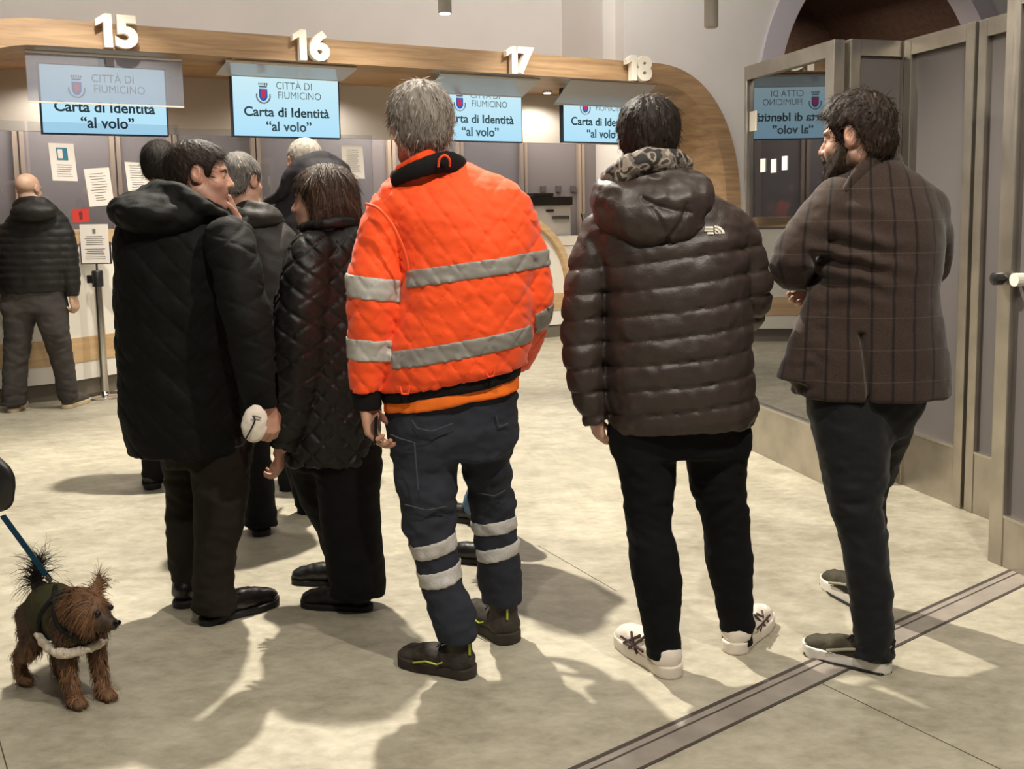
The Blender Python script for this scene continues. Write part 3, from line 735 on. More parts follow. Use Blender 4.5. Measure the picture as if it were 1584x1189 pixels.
MB().tube([kp + np.array([.03, -.07, 0]) + d3_ * .03, kp + np.array([.03, -.07, 0]) + d3_ * .07], .025, 14).build('handle', m_white, root)
o = MB().box(np.array([1.262, 5.86, 2.0 - .14]), np.array([.004, 0, 0]), np.array([-.01, .035, 0]), ZX * .055).build('door_hinge', m_white, None, bevel=.003)
o.parent = bpy.data.objects['partition_panel']; o.location = tuple(np.array(o.location) - np.array(o.parent.location))

# track in the floor and sheet seams
P0, P1 = np.array([-1.93, .815]), np.array([1.83, 3.79]); a = unit(P1 - P0); b = np.array([-a[1], a[0]])
root = thing('floor_track', (*((P0 + P1) / 2), 0), 'steel sliding door track crossing the floor to the steel post', 'floor track')
def rail(o0, o1, h, m, nm): 
    q = [P0 + b * o0, P1 + b * o0, P1 + b * o1, P0 + b * o1]
    MB().hexa([(*p, 0) for p in q] + [(*p, h) for p in q]).build(nm, m, root)
m_track = mat('worn_aluminium', lin(168, 158, 148), .5, .35, var=.16, scale=9, stretch=(1, 1, 1))
m_groove = mat('track_groove', lin(70, 62, 58), .6)
rail(-.094, -.028, .003, m_track, 'cover_strip'); rail(-.028, -.020, .002, m_groove, 'groove'); rail(-.020, .0, .003, m_track, 'side_strip'); rail(.0, .016, .0025, m_groove, 'edge_strip'); rail(-.103, -.094, .002, m_groove, 'edge_strip')
for i, (q0, q1) in enumerate((((.806, 2.908), (1.45, 1.9)), ((.02, 4.16), (.30, 3.63)), ((-1.44, 2.63), (-1.2, 2.26)))):
    q0, q1 = np.array(q0), np.array(q1); n = unit([-(q1 - q0)[1], (q1 - q0)[0]]) * .0016
    MB().hexa([(*(q0 - n), -.0005), (*(q1 - n), -.0005), (*(q1 + n), -.0005), (*(q0 + n), -.0005), (*(q0 - n), .0006), (*(q1 - n), .0006), (*(q1 + n), .0006), (*(q0 + n), .0006)]).build('trim_%d' % (20 + i), mat('seam', lin(84, 76, 60), .8))['kind'] = 'structure'

# stanchion with notice
x, y = -3.32, 7.955
root = thing('stanchion', (x, y, 0), 'chrome belt stanchion holding a framed white notice by the desk', 'stanchion')
MB().lathe((x, y, 0), [(.165, 0), (.165, .012), (.15, .022), (.04, .03), (.035, .045)], 40).build('base', m_chrome, root, True)
MB().lathe((x, y, .03), [(.032, 0), (.032, .84)], 24).build('post', m_chrome, root, True)
MB().lathe((x, y, .86), [(.04, 0), (.042, .005), (.042, .115), (.036, .125)], 24).build('belt_cassette', m_black_plastic, root, True)
MB().box((x - .05, y - .01, .92), (.02, 0, 0), (0, .02, 0), (0, 0, .03)).build('belt_clip', m_black_plastic, root)
MB().tube([(x, y, .98), (x, y, 1.04)], .008, 8).build('stem', m_black_plastic, root)
ctr = np.array([x, y - .0, 1.19])
MB().box(ctr + [0, 0, -.07], (.118, 0, 0), (0, .008, 0), (0, .0, .085)).build('frame', m_black_plastic, root, bevel=.003)
MB().box(ctr + [0, -.0095, .0], (.108, 0, 0), (0, .0015, 0), (0, 0, .148)).build('paper', m_paper, root)
L = MB()
for i in range(11):
    z = .055 - .015 * i - (.02 if i > 4 else 0); w = .06 + .02 * random.random()
    L.box(ctr + [0, -.012, z], (w, 0, 0), (0, .0004, 0), (0, 0, .0025))
L.box(ctr + [0, -.012, .095], (.012, 0, 0), (0, .0004, 0), (0, 0, .018))
L.build('printed_lines', m_print, root)
# ================================================================== people: helpers
def LR(rows):
    """silhouette rows (x left, x right, y, depth Y) -> centres and radii in metres"""
    P, R = [], []
    for xl, xr, y, Y in rows:
        a, b = at(xl, y, Y), at(xr, y, Y); P.append((a + b) / 2); R.append(np.linalg.norm(b - a) / 2)
    return np.array(P), np.array(R)
def CR(rows):
    return np.array([at(x, y, Y) for x, y, Y, r in rows]), np.array([r[3] for r in rows])
def TR(rows):
    """torso rows (y, x left, x right, Y, half depth) -> loft rows"""
    o = []
    for y, xl, xr, Y, d in rows:
        a, b = at(xl, y, Y), at(xr, y, Y); c = (a + b) / 2; o.append((c[2], c[0], c[1], np.linalg.norm(b - a) / 2, d))
    return o

def frame(face, up=(0, 0, 1)):
    f = unit(face); u = np.asarray(up, float); u = unit(u - f * (u @ f)); r = np.cross(f, u); return np.stack([r, f, u], 1)
def facing(yaw_deg, pitch_deg=0, roll_deg=0):
    a, p = math.radians(yaw_deg), math.radians(pitch_deg)
    R = frame((math.sin(a) * math.cos(p), math.cos(a) * math.cos(p), math.sin(p)), (-math.sin(a) * math.sin(p), -math.cos(a) * math.sin(p), math.cos(p)))
    q = math.radians(roll_deg); c, s = math.cos(q), math.sin(q)
    return R @ np.array([[c, 0, s], [0, 1, 0], [-s, 0, c]])

def head_shape(S, c, R, k=1.0, female=False):
    g = lambda x, y, z: c + R @ (np.array([x, y, z]) * k)
    B = lambda x, y, z, r, kk=.012, op='add', M=None: S.ball(g(x, y, z), np.array(r) * k, R if M is None else R @ M, kk, op)
    B(0, -.014, .032, (.076, .098, .084)); B(0, .028, -.03, (.060, .066, .078), .03)
    B(0, .045, -.055, (.048, .05, .05), .02)
    jw = .052 if not female else .046
    for s in (-1, 1):
        S.tube([g(s * jw, .0, -.055), g(s * (jw - .012), .045, -.088), g(0, .075, -.1)], [.02 * k, .018 * k, .018 * k], .018)
        B(s * .04, .06, -.026, (.022, .022, .02), .016)
    B(0, .08, -.098, (.02, .016, .015), .012)
    B(0, .074, .026, (.054, .018, .012), .016)
    S.tube([g(0, .084, .018), g(0, .098, -.004), g(0, .110, -.024)], [.008 * k, .0095 * k, .0115 * k], .009)
    for s in (-1, 1):
        B(s * .011, .098, -.028, (.009, .011, .008), .006)
        B(s * .031, .094, .006, (.014, .013, .009), .012, 'sub')
        B(s * .031, .076, .006, (.0125, .0125, .0125), .003)
        B(s * .007, .108, -.036, (.0035, .004, .004), .003, 'sub')
    B(0, .088, -.055, (.024, .012, .0065), .006); B(0, .086, -.067, (.021, .012, .007), .006)
    S.tube([g(-.024, .092, -.0612), g(0, .101, -.0605), g(.024, .092, -.0612)], [.001, .002, .001], .003, 'sub')
    for s in (-1, 1):
        e = math.radians(18); M = np.array([[math.cos(e), s * math.sin(e), 0], [-s * math.sin(e), math.cos(e), 0], [0, 0, 1.0]])
        B(s * .079, -.012, .002, (.0095, .02, .032), .006, 'add', M); B(s * .073, .0, -.022, (.009, .010, .012), .006)
        B(s * .089, -.010, .008, (.006, .011, .018), .004, 'sub', M)
    return g

def skin_colours(tone, c, R, k=1.0, lips=(.42, .16, .13), brow=(.03, .02, .015), eye=(.05, .03, .02), stubble=0.0, stub_col=(.10, .08, .07)):
    tone = np.array(tone)
    def fn(V):
        q = (V - c) @ R / k; C = np.tile(tone, (len(V), 1)) * (1 + .10 * fbm(V, 40, 3, 2))[:, None]
        near = np.linalg.norm(q, axis=1) < .2
        def mix(w, col): w = np.clip(w, 0, 1)[:, None] * near[:, None]; C[:] = C * (1 - w) + np.array(col) * w
        if stubble:
            z, y = q[:, 2], q[:, 1]
            w = np.clip((-.03 - z) / .02, 0, 1) * np.clip((y + .03) / .03, 0, 1) * np.clip((z + .13) / .02, 0, 1); mix(w * stubble, stub_col)
        mix((1.15 - np.sqrt((q[:, 0] / .024) ** 2 + ((q[:, 2] + .061) / .013) ** 2)) * 5 * (q[:, 1] > .075), lips)
        for s in (-1, 1):
            mix((1.2 - np.sqrt(((q[:, 0] - s * .032) / .02) ** 2 + ((q[:, 2] - .026 + .006 * np.abs(q[:, 0] * s - .032) / .02) / .006) ** 2)) * 4 * (q[:, 1] > .05), brow)
            d = q - np.array([s * .031, .076, .006]); rr = np.linalg.norm(d, axis=1)
            mix((rr < .0136) * (q[:, 1] > .08) * (np.abs(q[:, 2] - .006) < .0048), (.40, .36, .33))
            mix((rr < .0136) * (np.hypot(d[:, 0], d[:, 2]) < .0062) * (q[:, 1] > .08), eye)
            e = np.linalg.norm((q - np.array([s * .08, -.01, 0])) / np.array([.02, .03, .04]), axis=1); mix((1 - e) * .5, tone * np.array([1.05, .8, .75]))
        return np.clip(C, .003, 1)
    return fn

def hand_shape(S, wrist, d, n, th, curl=.5, k=1.0, thumb=.6, spread=.0):
    """d: along the hand, n: out of the palm, th: towards the thumb"""
    d = unit(d); n = unit(n - d * (np.asarray(n) @ d)); th = unit(th - d * (np.asarray(th) @ d)); th = unit(th - n * (th @ n)); w = np.asarray(wrist, float)
    offs = (.029, .010, -.010, -.028); kn = (.084, .089, .085, .076); ln = (.070, .078, .073, .057); rd = (.0092, .0095, .009, .0078)
    for o, a in zip(offs, kn):
        S.tube([w + th * o * .55 * k, w + (d * a * .6 + th * o * .95) * k, w + (d * a + th * o) * k], [.016 * k, .0135 * k, .0115 * k], .010, sub=1)
    S.ball(w + (d * .03 + th * .018 + n * .012) * k, np.array([.018, .018, .018]) * k, None, .012)
    for i, (o, a, l, r) in enumerate(zip(offs, kn, ln, rd)):
        c_ = curl * (1 + .12 * i); p = w + (d * a + th * o) * k; pts = [p]; ang = 0
        for j, (f, t) in enumerate(((.45, .75), (.30, 1.0), (.25, .7))):
            ang += c_ * t; v = d * math.cos(ang) + n * math.sin(ang) + th * (o * spread * 8); p = p + unit(v) * l * f * k; pts.append(p)
        S.tube(pts, [r * k * q for q in (1.02, .98, .92, .78)], .0035, sub=2)
    b = w + (d * .022 + th * .026 + n * .006) * k; v1 = unit(d * .72 + th * .62 + n * thumb * .5); v2 = unit(d * .9 + th * .15 + n * thumb)
    S.tube([b, b + v1 * .040 * k, b + (v1 * .040 + v2 * .030) * k, b + (v1 * .040 + v2 * .055) * k], [.0145 * k, .0115 * k, .0108 * k, .0085 * k], .006, sub=2)

def hair_shell(c, R, k, hz, thick=.016, grow=(.0, .0, .0), h=.0045, seed=1, rough=.004, extra=None, low=None):
    """cap over the skull, cut along the hairline hz = [(y, z)...] of the local head frame"""
    Q = .2 * k if low is None else low
    S = Soft(c - np.array([.19, .19, Q]), c + .19, h)
    g = lambda x, y, z: c + R @ (np.array([x, y, z]) * k)
    S.ball(g(0, -.014 + grow[1], .032 + grow[2]), np.array([.076 + thick + grow[0], .098 + thick, .084 + thick]) * k, R, .01)
    S.ball(g(0, -.04, -.02), np.array([.062 + thick * .7 + grow[0], .066 + thick * .6, .075]) * k, R, .03)
    if extra: extra(S, g)
    hy = np.array([a for a, b in hz]); hv = np.array([b for a, b in hz]); o = np.argsort(hy); hy, hv = hy[o], hv[o]
    def cut(X, Y, Z):
        dx, dy, dz = X - c[0], Y - c[1], Z - c[2]
        qy = (dx * R[0, 1] + dy * R[1, 1] + dz * R[2, 1]) / k; qz = (dx * R[0, 2] + dy * R[1, 2] + dz * R[2, 2]) / k
        return (np.interp(qy, hy, hv) - qz) * k * .8
    S.clip(cut)
    def disp(P):
        q = (P - c) @ R / k; a = np.arctan2(q[:, 0], q[:, 1] + .05); r = np.linalg.norm(q, axis=1)
        return rough * (fbm(np.stack([a * 9, q[:, 2] * 14, r * 6], 1), 1.6, seed, 3)) + rough * .6 * fbm(np.stack([a * 30, q[:, 2] * 10, r * 5], 1), 1.0, seed + 5, 2)
    S.shape(disp); return S

def strands(V, N, count, length, comb, base, vary=.35, width=.0016, lift=.25, seed=0, grav=0.0, seg=4, sel=None, alt=None, altw=.0):
    """ribbons combed over a surface; returns verts, quads, colours"""
    r = np.random.default_rng(seed); pool = np.arange(len(V)) if sel is None else np.nonzero(sel)[0]
    i = r.choice(pool, count); p = V[i] + r.normal(0, .002, (count, 3)); n = N[i]; p = p - n * .004
    v = comb(V[i]); v = v + r.normal(0, .22, (count, 3)); v = v - n * (v * n).sum(1, keepdims=True); v /= np.linalg.norm(v, axis=1, keepdims=True) + 1e-9
    L = length * (.6 + .8 * r.random(count))[:, None] / seg; side = np.cross(n, v); pts = [p]; d = v + n * lift
    for s_ in range(seg):
        d = d / (np.linalg.norm(d, axis=1, keepdims=True) + 1e-9); p = p + d * L; pts.append(p); d = d - n * lift * .55 + np.array([0, 0, -grav])
    VV, QQ = [], []; wd = width * (.7 + .6 * r.random(count))[:, None]
    tap = np.linspace(1, .25, seg + 1)
    for s_, q in enumerate(pts): VV += [q - side * wd * tap[s_] / 2, q + side * wd * tap[s_] / 2]
    VV = np.stack(VV, 1).reshape(-1, 3); m = 2 * (seg + 1)
    for s_ in range(seg): QQ.append(np.stack([np.arange(count) * m + 2 * s_ + t for t in (0, 1, 3, 2)], 1))
    col = np.tile(np.array(base), (count, 1)) * (1 + vary * r.normal(0, 1, (count, 1)))
    if alt is not None: w = (r.random(count) < altw)[:, None]; col = np.where(w, np.array(alt) * (1 + .2 * r.normal(0, 1, (count, 1))), col)
    return VV, np.vstack(QQ), np.repeat(np.clip(col, .002, 1), m, 0)

def hair_mesh(name, S, m, parent, base, count, length, comb, fringe=None, **kw):
    V, Q = S.mesh(1); N = normals(V, Q)
    if fringe is not None: kw['sel'] = fringe(V)
    nb = np.tile(np.array(base) * .75, (len(V), 1))
    al = kw.get('alt'); aw = kw.get('altw', 0)
    if al is not None: nb = nb * (1 - aw) + np.array(al) * aw * .8
    nb = nb * (1 + .25 * fbm(V, (60, 60, 25), 9, 2))[:, None]
    v2, q2, c2 = strands(V, N, count, length, comb, base, **kw)
    return link_mesh(name, np.vstack([V, v2]), np.vstack([Q, q2 + len(V)]), m, parent, True, np.vstack([np.clip(nb, .002, 1), c2]))

ANK = {}
def shoe(parent, heel, toe, upper, sole, lace=None, tall=.10, name='shoe', sole_h=.030, label=None, k_w=1.0, slim=False, extra=None, back=.055):
    heel, toe = np.array(heel, float), np.array(toe, float); heel[2] = toe[2] = 0; L = min(max(np.linalg.norm(toe - heel), .265), .315); k = L / .29
    y = unit(toe - heel)
    if parent.name in ANK:                                           # sit under the nearest trouser leg
        a = min(ANK[parent.name], key=lambda p: np.linalg.norm((p - heel - y * .06)[:2])); heel = np.array([a[0], a[1], 0]) - y * back * k
    x = np.array([y[1], -y[0], 0]); R = np.stack([x, y, ZX], 1); mp = lambda V: heel + (V * [k * k_w, k, k]) @ R.T
    S = Soft((-.075, -.02, -.012), (.075, .31, tall + .05), .005)
    S.tube([(0, .042, .05), (0, .10, .052), (.002, .17, .046), (.003, .235, .033)], [.037, .040, .042, .036], .012, flat=((0, 0, 1), .95))
    S.tube([(0, .045, .05), (0, .052, .075), (0, .055, tall)], [.038, .038, .040], .015, cut1=(0, .1, 1))
    S.ball((.002, .245, .034), (.039, .04, .028 if slim else .032), None, .012)
    S.clip(lambda X, Y, Z: (.012 - Z) + 0 * X + 0 * Y)
    S.shape(lambda P: .0022 * fbm(P, 40, 4, 2))
    up = None; V, Q = S.mesh(1); up = link_mesh(name, mp(V), Q, upper, parent, True)
    if label: up['label'] = label
    T = Soft((-.08, -.02, -.012), (.08, .32, .06), .0045)
    T.tube([(0, .036, 0), (0, .10, 0), (.003, .19, 0), (.004, .242, 0)], [.037, .037, .046, .043], .01, flat=((0, 0, 1), 9.0) if 0 else None)
    X, Y, Z = T.ax[0][:, None, None], T.ax[1][None, :, None], T.ax[2][None, None, :]
    pts = crom(np.array([(0, .036, .037), (0, .10, .036), (.003, .19, .046), (.004, .244, .043)]), 6); d = None
    for i in range(len(pts) - 1):
        a, b = pts[i, :2], pts[i + 1, :2]; ab = b - a; t = np.clip(((X - a[0]) * ab[0] + (Y - a[1]) * ab[1]) / (ab @ ab), 0, 1)
        e = np.sqrt((X - a[0] - t * ab[0]) ** 2 + (Y - a[1] - t * ab[1]) ** 2) - (pts[i, 2] + (pts[i + 1, 2] - pts[i, 2]) * t); d = e if d is None else np.minimum(d, e)
    toe_up = np.clip((Y - .22) / .08, 0, 1) ** 2 * .012
    T.D = np.maximum(np.maximum(d - .002, Z - sole_h - toe_up), -(Z - toe_up * .6)).astype(np.float32)
    V, Q = T.mesh(1); so = link_mesh('sole', mp(V), Q, sole, parent, True); so.parent = up; so.location = tuple(-np.array(up.location)) if 0 else (0, 0, 0)
    if lace is not None:
        m = MB()
        for i in range(4):
            yy = .115 + i * .026; zz = .095 - i * .0115
            m.tube([mp(np.array([-.024, yy, zz - .012])), mp(np.array([0, yy + .012, zz])), mp(np.array([.024, yy, zz - .012]))], .0028, 6)
            m.tube([mp(np.array([.024, yy + .006, zz - .014])), mp(np.array([0, yy + .012, zz])), mp(np.array([-.024, yy + .02, zz - .018]))], .0028, 6)
        l = m.build('laces', lace, parent, True); l.parent = up
    if extra: extra(up, mp)
    return up

class Person:
    def __init__(s, label, foot, lo, hi, h=.006, group=None):
        s.root = thing('person', (foot[0], foot[1], 0), label, 'person', group); s.lo, s.hi, s.h = np.array(lo, float), np.array(hi, float), h
    def soft(s, lo=None, hi=None, h=None, fine=()): return Soft(s.lo if lo is None else lo, s.hi if hi is None else hi, h or s.h, fine)
    def body(s, head_c, head_R, tone, torso, legs, arms, hands=(), k=1.0, female=False, neck=None, inset=.02, headh=.0034, hip=None, **ck):
        fine = [(head_c - .115 * k, head_c + np.array([.115, .115, .125]) * k, headh)] + [(np.array(h_[0]) - .13, np.array(h_[0]) + .13, .0045) for h_ in hands if h_ is not None and s.h < .008]
        S = s.soft(h=s.h * 1.25, fine=fine)
        if hip is not None:                                          # inside the trousers below, inside the jacket above
            zt = max(r[0] for r in hip); torso = [(z, cx, cy, w - .012, d - .012) for z, cx, cy, w, d in hip] + [r for r in torso if r[0] > zt + .02]
        st = sorted((z, cx, cy, max(.05, w - inset), max(.05, d - inset)) for z, cx, cy, w, d in torso)
        S.loft(st, .02, n=2.1, rnd=.03)
        ANK[s.root.name] = [P[-1] for P, R in legs]
        for P, R in legs:
            m_ = P[:, 2] > .16; e = np.array([P[-1][0], P[-1][1], .075]); S.tube(np.vstack([P[m_], e]), np.append(np.minimum(np.maximum(R[m_] - inset * .9, .03), .08), .022), .04)
        for P, R in arms: S.tube(P, np.maximum(R - inset, .022), .03)
        top = np.array([st[-1][1], st[-1][2], st[-1][0]]) if neck is None else neck
        hb = head_c + head_R @ (np.array([0, -.022, -.05]) * k)
        S.tube([top - [0, 0, .06], (top + hb) / 2, hb], [.07 * k, .056 * k, .056 * k], .03)
        head_shape(S, head_c, head_R, k, female)
        for hd in hands:
            if hd is not None: hand_shape(S, *hd[:4], **(hd[4] if len(hd) > 4 else {}))
        s.body_o = skin(S, 'body', m_skin, s.root, 1, skin_colours(tone, head_c, head_R, k, **ck)); return s.body_o
    def part(s, name, S, m, parent=None, smooth=1, label=None, colfn=None):
        o = skin(S, name, m, s.root, smooth, colfn)
        if parent is not None: o.parent = parent
        if label: o['label'] = label
        return o
    def trousers(s, hip, legs, m, name='trousers', k=.03, wr=.006, cut=True, seed=0, end=.045):
        S = s.soft(); S.loft(hip, .01, n=2.2, rnd=.02)
        ext = []
        for P, R in legs:
            if P[-1][2] > end + .015: P = np.vstack([P, [P[-1][0], P[-1][1], end]]); R = np.append(R, R[-1] * 1.02)
            ext.append((P, R))
        for P, R in ext: S.tube(P, R, k, cut1=(0, 0, -1))
        ank = [(P[-1], P[-3]) for P, R in legs]
        def disp(P):
            zz = P[:, 2]; lowz = np.clip((.45 - zz) / .4, 0, 1); bk = np.exp(-((zz - .48) / .1) ** 2)
            f = fbm(P, (10, 10, 13), seed, 3); d1 = np.stack([P[:, 0] * 9 + P[:, 2] * 9, P[:, 1] * 9, P[:, 2] * 26 - P[:, 0] * 14], 1); d2 = np.stack([P[:, 0] * 9 - P[:, 2] * 9, P[:, 1] * 9, P[:, 2] * 26 + P[:, 0] * 14], 1)
            f2 = np.maximum(perlin(d1, seed + 3), perlin(d2, seed + 7)); cu = np.clip((.17 - zz) / .12, 0, 1)
            return wr * (.55 * f + (.35 + .5 * lowz + .7 * bk) * f2 + .7 * cu * fbm(P, (9, 9, 30), seed + 9, 2))
        S.shape(disp); s.tS = S; return s.part(name, S, m)
    def jacket(s, torso, sleeves, m, name='jacket', n=2.3, tilt=(0, 0), disp=None, k=.02, extra=None, rnd=.015, cuffs=True, part=True, yaw=0.0, wr=.004, seed=0):
        S = s.soft(); S.loft(torso, .01, n=n, rnd=rnd, tilt=tilt, yaw=yaw)
        for P, R in sleeves: S.tube(P, R, k, cut1=(P[-1] - P[-2]) if cuffs else None)
        if extra: extra(S)
        if wr: S.shape(lambda P: wr * fbm(P, (9, 9, 12), seed, 4))
        if disp: S.shape(disp)
        s.jS = S
        if part: s.jo = s.part(name, S, m)
        return S

def comb_from(c, R, k=1.0, crown=(0, -.06, .11), fwd=.0, down=.3):
    cc = c + R @ (np.array(crown) * k)
    def fn(P):
        v = P - cc; v = v / (np.linalg.norm(v, axis=1, keepdims=True) + 1e-9); return v + R[:, 1] * fwd - R[:, 2] * down
    return fn

m_skin = mat('skin', (.5, .3, .22, 1), .48, var=.04, scale=30, bump=.15, bscale=260, attr=True)
m_hair = mat('hair', (.03, .02, .015, 1), .62, attr=True, spec=.25)
m_hair_soft = mat('hair_matte', (.03, .02, .015, 1), .7, attr=True, spec=.2)
def cloth(name, col, rough=.8, bump=.25, bscale=300, var=.06, sheen=.0, spec=.22): return mat(name, col, rough, var=var, scale=9, bump=bump, bscale=bscale, spec=spec, sheen=sheen)
HZ_MALE = [(.12, .085), (.085, .078), (.06, .062), (.045, .03), (.035, -.005), (.02, -.008), (.012, .03), (-.012, .042), (-.035, .01), (-.05, -.05), (-.075, -.068), (-.14, -.07)]
HZ_SHORT = [(.12, .10), (.085, .09), (.06, .07), (.045, .03), (.035, .005), (.02, .005), (.012, .03), (-.012, .042), (-.035, .015), (-.05, -.04), (-.075, -.058), (-.14, -.06)]
# ================================================================== man in the orange jacket
def orange_man():
    Y = 3.1
    p = Person('man with grey hair seen from behind in an orange quilted jacket with reflective bands', (-.2, 3.1), (-.72, 2.75, -.02), (.30, 3.62, 1.80), .006)
    hc = at(649, 196, 3.13) ; R = facing(-24, -2, -3)
    torso = TR([(584, 590, 806, 3.10, .160), (568, 591, 812, 3.10, .170), (545, 597, 816, 3.10, .168), (510, 604, 822, 3.10, .17), (455, 615, 827, 3.10, .17), (405, 620, 828, 3.10, .165), (360, 606, 828, 3.10, .155), (328, 585, 824, 3.10, .140), (300, 588, 810, 3.10, .118), (278, 600, 782, 3.11, .100), (262, 616, 745, 3.12, .088), (248, 630, 718, 3.13, .075)])
    armL = LR([(566, 640, 335, 3.08), (551, 626, 385, 3.06), (541, 621, 430, 3.04), (538, 617, 465, 3.03), (541, 606, 520, 3.03), (540, 599, 565, 3.03), (543, 594, 602, 3.03)])
    armR = LR([(762, 824, 335, 3.10), (782, 843, 385, 3.10), (788, 851, 430, 3.10), (790, 854, 465, 3.11)])
    armR = (np.vstack([armR[0], CR([(815, 505, 3.17, .06), (806, 535, 3.26, .055), (798, 556, 3.33, .05)])[0]]), np.append(armR[1], [.06, .055, .05]))
    legL = LR([(606, 712, 660, 3.08), (610, 708, 719, 3.07), (619, 704, 778, 3.05), (632, 705, 832, 3.03), (648, 713, 885, 3.01), (661, 728, 935, 2.99), (672, 737, 968, 2.975), (678, 736, 986, 2.97)])
    legR = LR([(706, 796, 660, 3.14), (710, 790, 705, 3.16), (720, 791, 750, 3.18), (728, 796, 795, 3.20), (738, 803, 850, 3.21), (740, 806, 890, 3.22), (744, 806, 922, 3.225), (748, 804, 930, 3.23)])
    wr = at(568, 628, 3.03)
    handL = (wr, (.18, -.1, -1), (1, -.25, .1), (.2, 1, .1), dict(curl=.62, thumb=.9))
    handR = (at(797, 560, 3.36), (-.5, .6, -.3), (0, -1, 0), (0, .2, 1), dict(curl=.3))
    armLb = (np.vstack([armL[0], wr]), np.append(armL[1], .045))
    hip = TR([(705, 612, 790, 3.11, .12), (665, 600, 797, 3.11, .135), (620, 594, 801, 3.11, .135), (580, 600, 800, 3.11, .13)])
    p.body(hc, R, (.50, .27, .19), torso, (legL, legR), (armLb, armR), (handL, handR), hip=hip, neck=at(672, 262, 3.12), lips=(.4, .18, .15), brow=(.3, .28, .26))
    mo = cloth('orange_quilt', lin(252, 84, 30), .62, .3, 420, .05, .2); mb = cloth('black_rib', lin(20, 18, 20), .85, .5, 700)
    mt = cloth('work_trousers', lin(47, 50, 59), .85, .4, 600, .12); mref = mat('reflective_band', lin(142, 138, 132), .5, .1, var=.08, scale=14, bump=.2, bscale=500)
    mref2 = mat('worn_reflective_band', lin(188, 184, 180), .6, 0, var=.10, scale=30, bump=.5, bscale=160)
    x0, z0 = at(720, 470, 3.1)[0], at(720, 470, 3.1)[2]
    def quilt(P):
        a = (P[:, 0] - x0) * 1.15 + (P[:, 2] - z0) * .86; b = (P[:, 0] - x0) * 1.15 - (P[:, 2] - z0) * .86
        g = lambda v: np.abs((v / .088) % 1 - .5) * 2
        e = np.minimum(1 - g(a), 1 - g(b)); puff = 1 - np.exp(-(e / .10) ** 2)
        return .0034 * puff + .001 * (1 - np.exp(-e * 3)) + .0045 * fbm(P, (8, 8, 13), 5, 3) + .003 * perlin(np.stack([P[:, 0] * 30 + P[:, 2] * 18, P[:, 1] * 20, P[:, 2] * 44], 1), 6)
    S = p.jacket(torso, [armL, armR], mo, tilt=(.17, 0), disp=quilt, part=False, k=.012, wr=.003)
    # raised seam round the left armhole
    p.jo = p.part('jacket', S, mo)
    seam = [at(x, y, Yd) for x, y, Yd in ((566, 315, 2.985), (585, 322, 2.95), (605, 345, 2.935), (619, 372, 2.93), (628, 398, 2.94), (632, 420, 2.95))]
    p.root_m = MB().tube(crom(np.array(seam), 5), .0045, 8).build('armhole_piping', mo, p.root, True); p.root_m.parent = p.jo
    zc = lambda px, py: at(px, py, 3.0)
    mref_arm = mat('reflective_sleeve_band', lin(176, 172, 166), .5, .1, var=.08, scale=14, bump=.2, bscale=500)
    def band(name, c0, c1, hw, xr, m=mref, Yb=2.94, off=.004):
        a, b = at(*c0, Yb), at(*c1, Yb); sl = (b[2] - a[2]) / (b[0] - a[0])
        T = S.copy(); T.D = T.D - off
        T.clip(lambda X, Y_, Z: np.abs(Z - (a[2] + sl * (X - a[0]))) / math.sqrt(1 + sl * sl) - hw + 0 * Y_)
        xa, xb = at(xr[0], 470, Yb)[0], at(xr[1], 470, Yb)[0]; T.clip(lambda X, Y_, Z: np.maximum(xa - X, X - xb) + 0 * Y_ + 0 * Z)
        o = p.part(name, T, m, p.jo, 0); o['label'] = 'silver reflective band'; return o
    band('reflective_band', (627, 433), (824, 405), .0255, (626, 900)); band('reflective_band', (601, 561), (820, 522), .0265, (600, 823))
    band('reflective_band', (541, 441), (618, 450), .033, (500, 621), m=mref_arm, Yb=3.0); band('reflective_band', (542, 539), (604, 543), .032, (500, 605), m=mref_arm, Yb=3.0)
    band('reflective_band', (824, 505), (850, 492), .03, (826, 900), Yb=3.05)
    # rib hem, collar, orange shirt
    H = p.soft(); H.loft(TR([(601, 591, 802, 3.10, .150), (585, 591, 804, 3.10, .154), (565, 594, 805, 3.10, .15), (545, 600, 802, 3.10, .14)]), n=2.3, tilt=(.17, 0), rnd=.008); H.shape(lambda P: .003 * fbm(P, 16, 2)); p.part('rib_hem', H, mb, label='black ribbed waistband')
    H = p.soft(); H.loft(TR([(618, 595, 801, 3.10, .144), (600, 595, 802, 3.10, .146), (560, 600, 800, 3.10, .13)]), n=2.3, tilt=(.15, 0), rnd=.006); H.shape(lambda P: .004 * fbm(P, (14, 14, 5), 8)); p.part('shirt', H, cloth('orange_shirt', lin(252, 122, 40), .85), label='orange shirt tail below the jacket')
    C = p.soft(); C.tube([at(612, 276, 3.02), at(645, 262, 2.985), at(690, 250, 3.01), at(715, 258, 3.09), at(700, 252, 3.2), at(640, 268, 3.2), at(612, 276, 3.12), at(612, 276, 3.02)], [.013, .015, .017, .016, .016, .016, .014, .013], .01, flat=((0, 0, 1), 1.9)); p.part('collar', C, mb, label='black knit collar')
    C = p.soft(); C.tube([at(620, 266, 3.055), at(648, 250, 3.02), at(668, 243, 3.06), at(680, 245, 3.13), at(650, 255, 3.19), at(622, 266, 3.13), at(618, 268, 3.06)], [.015] * 7, .01, flat=((0, 0, 1), 1.7)); p.part('inner_collar', C, cloth('orange_fleece', lin(226, 74, 30), .9), label='orange inner collar')
    MB().tube(crom(np.array([at(678, 258, 2.975), at(680, 246, 2.965), at(688, 240, 2.965), at(695, 246, 2.97), at(696, 257, 2.985)]), 5), .0035, 8).build('hanger_loop', mo, p.root, True)
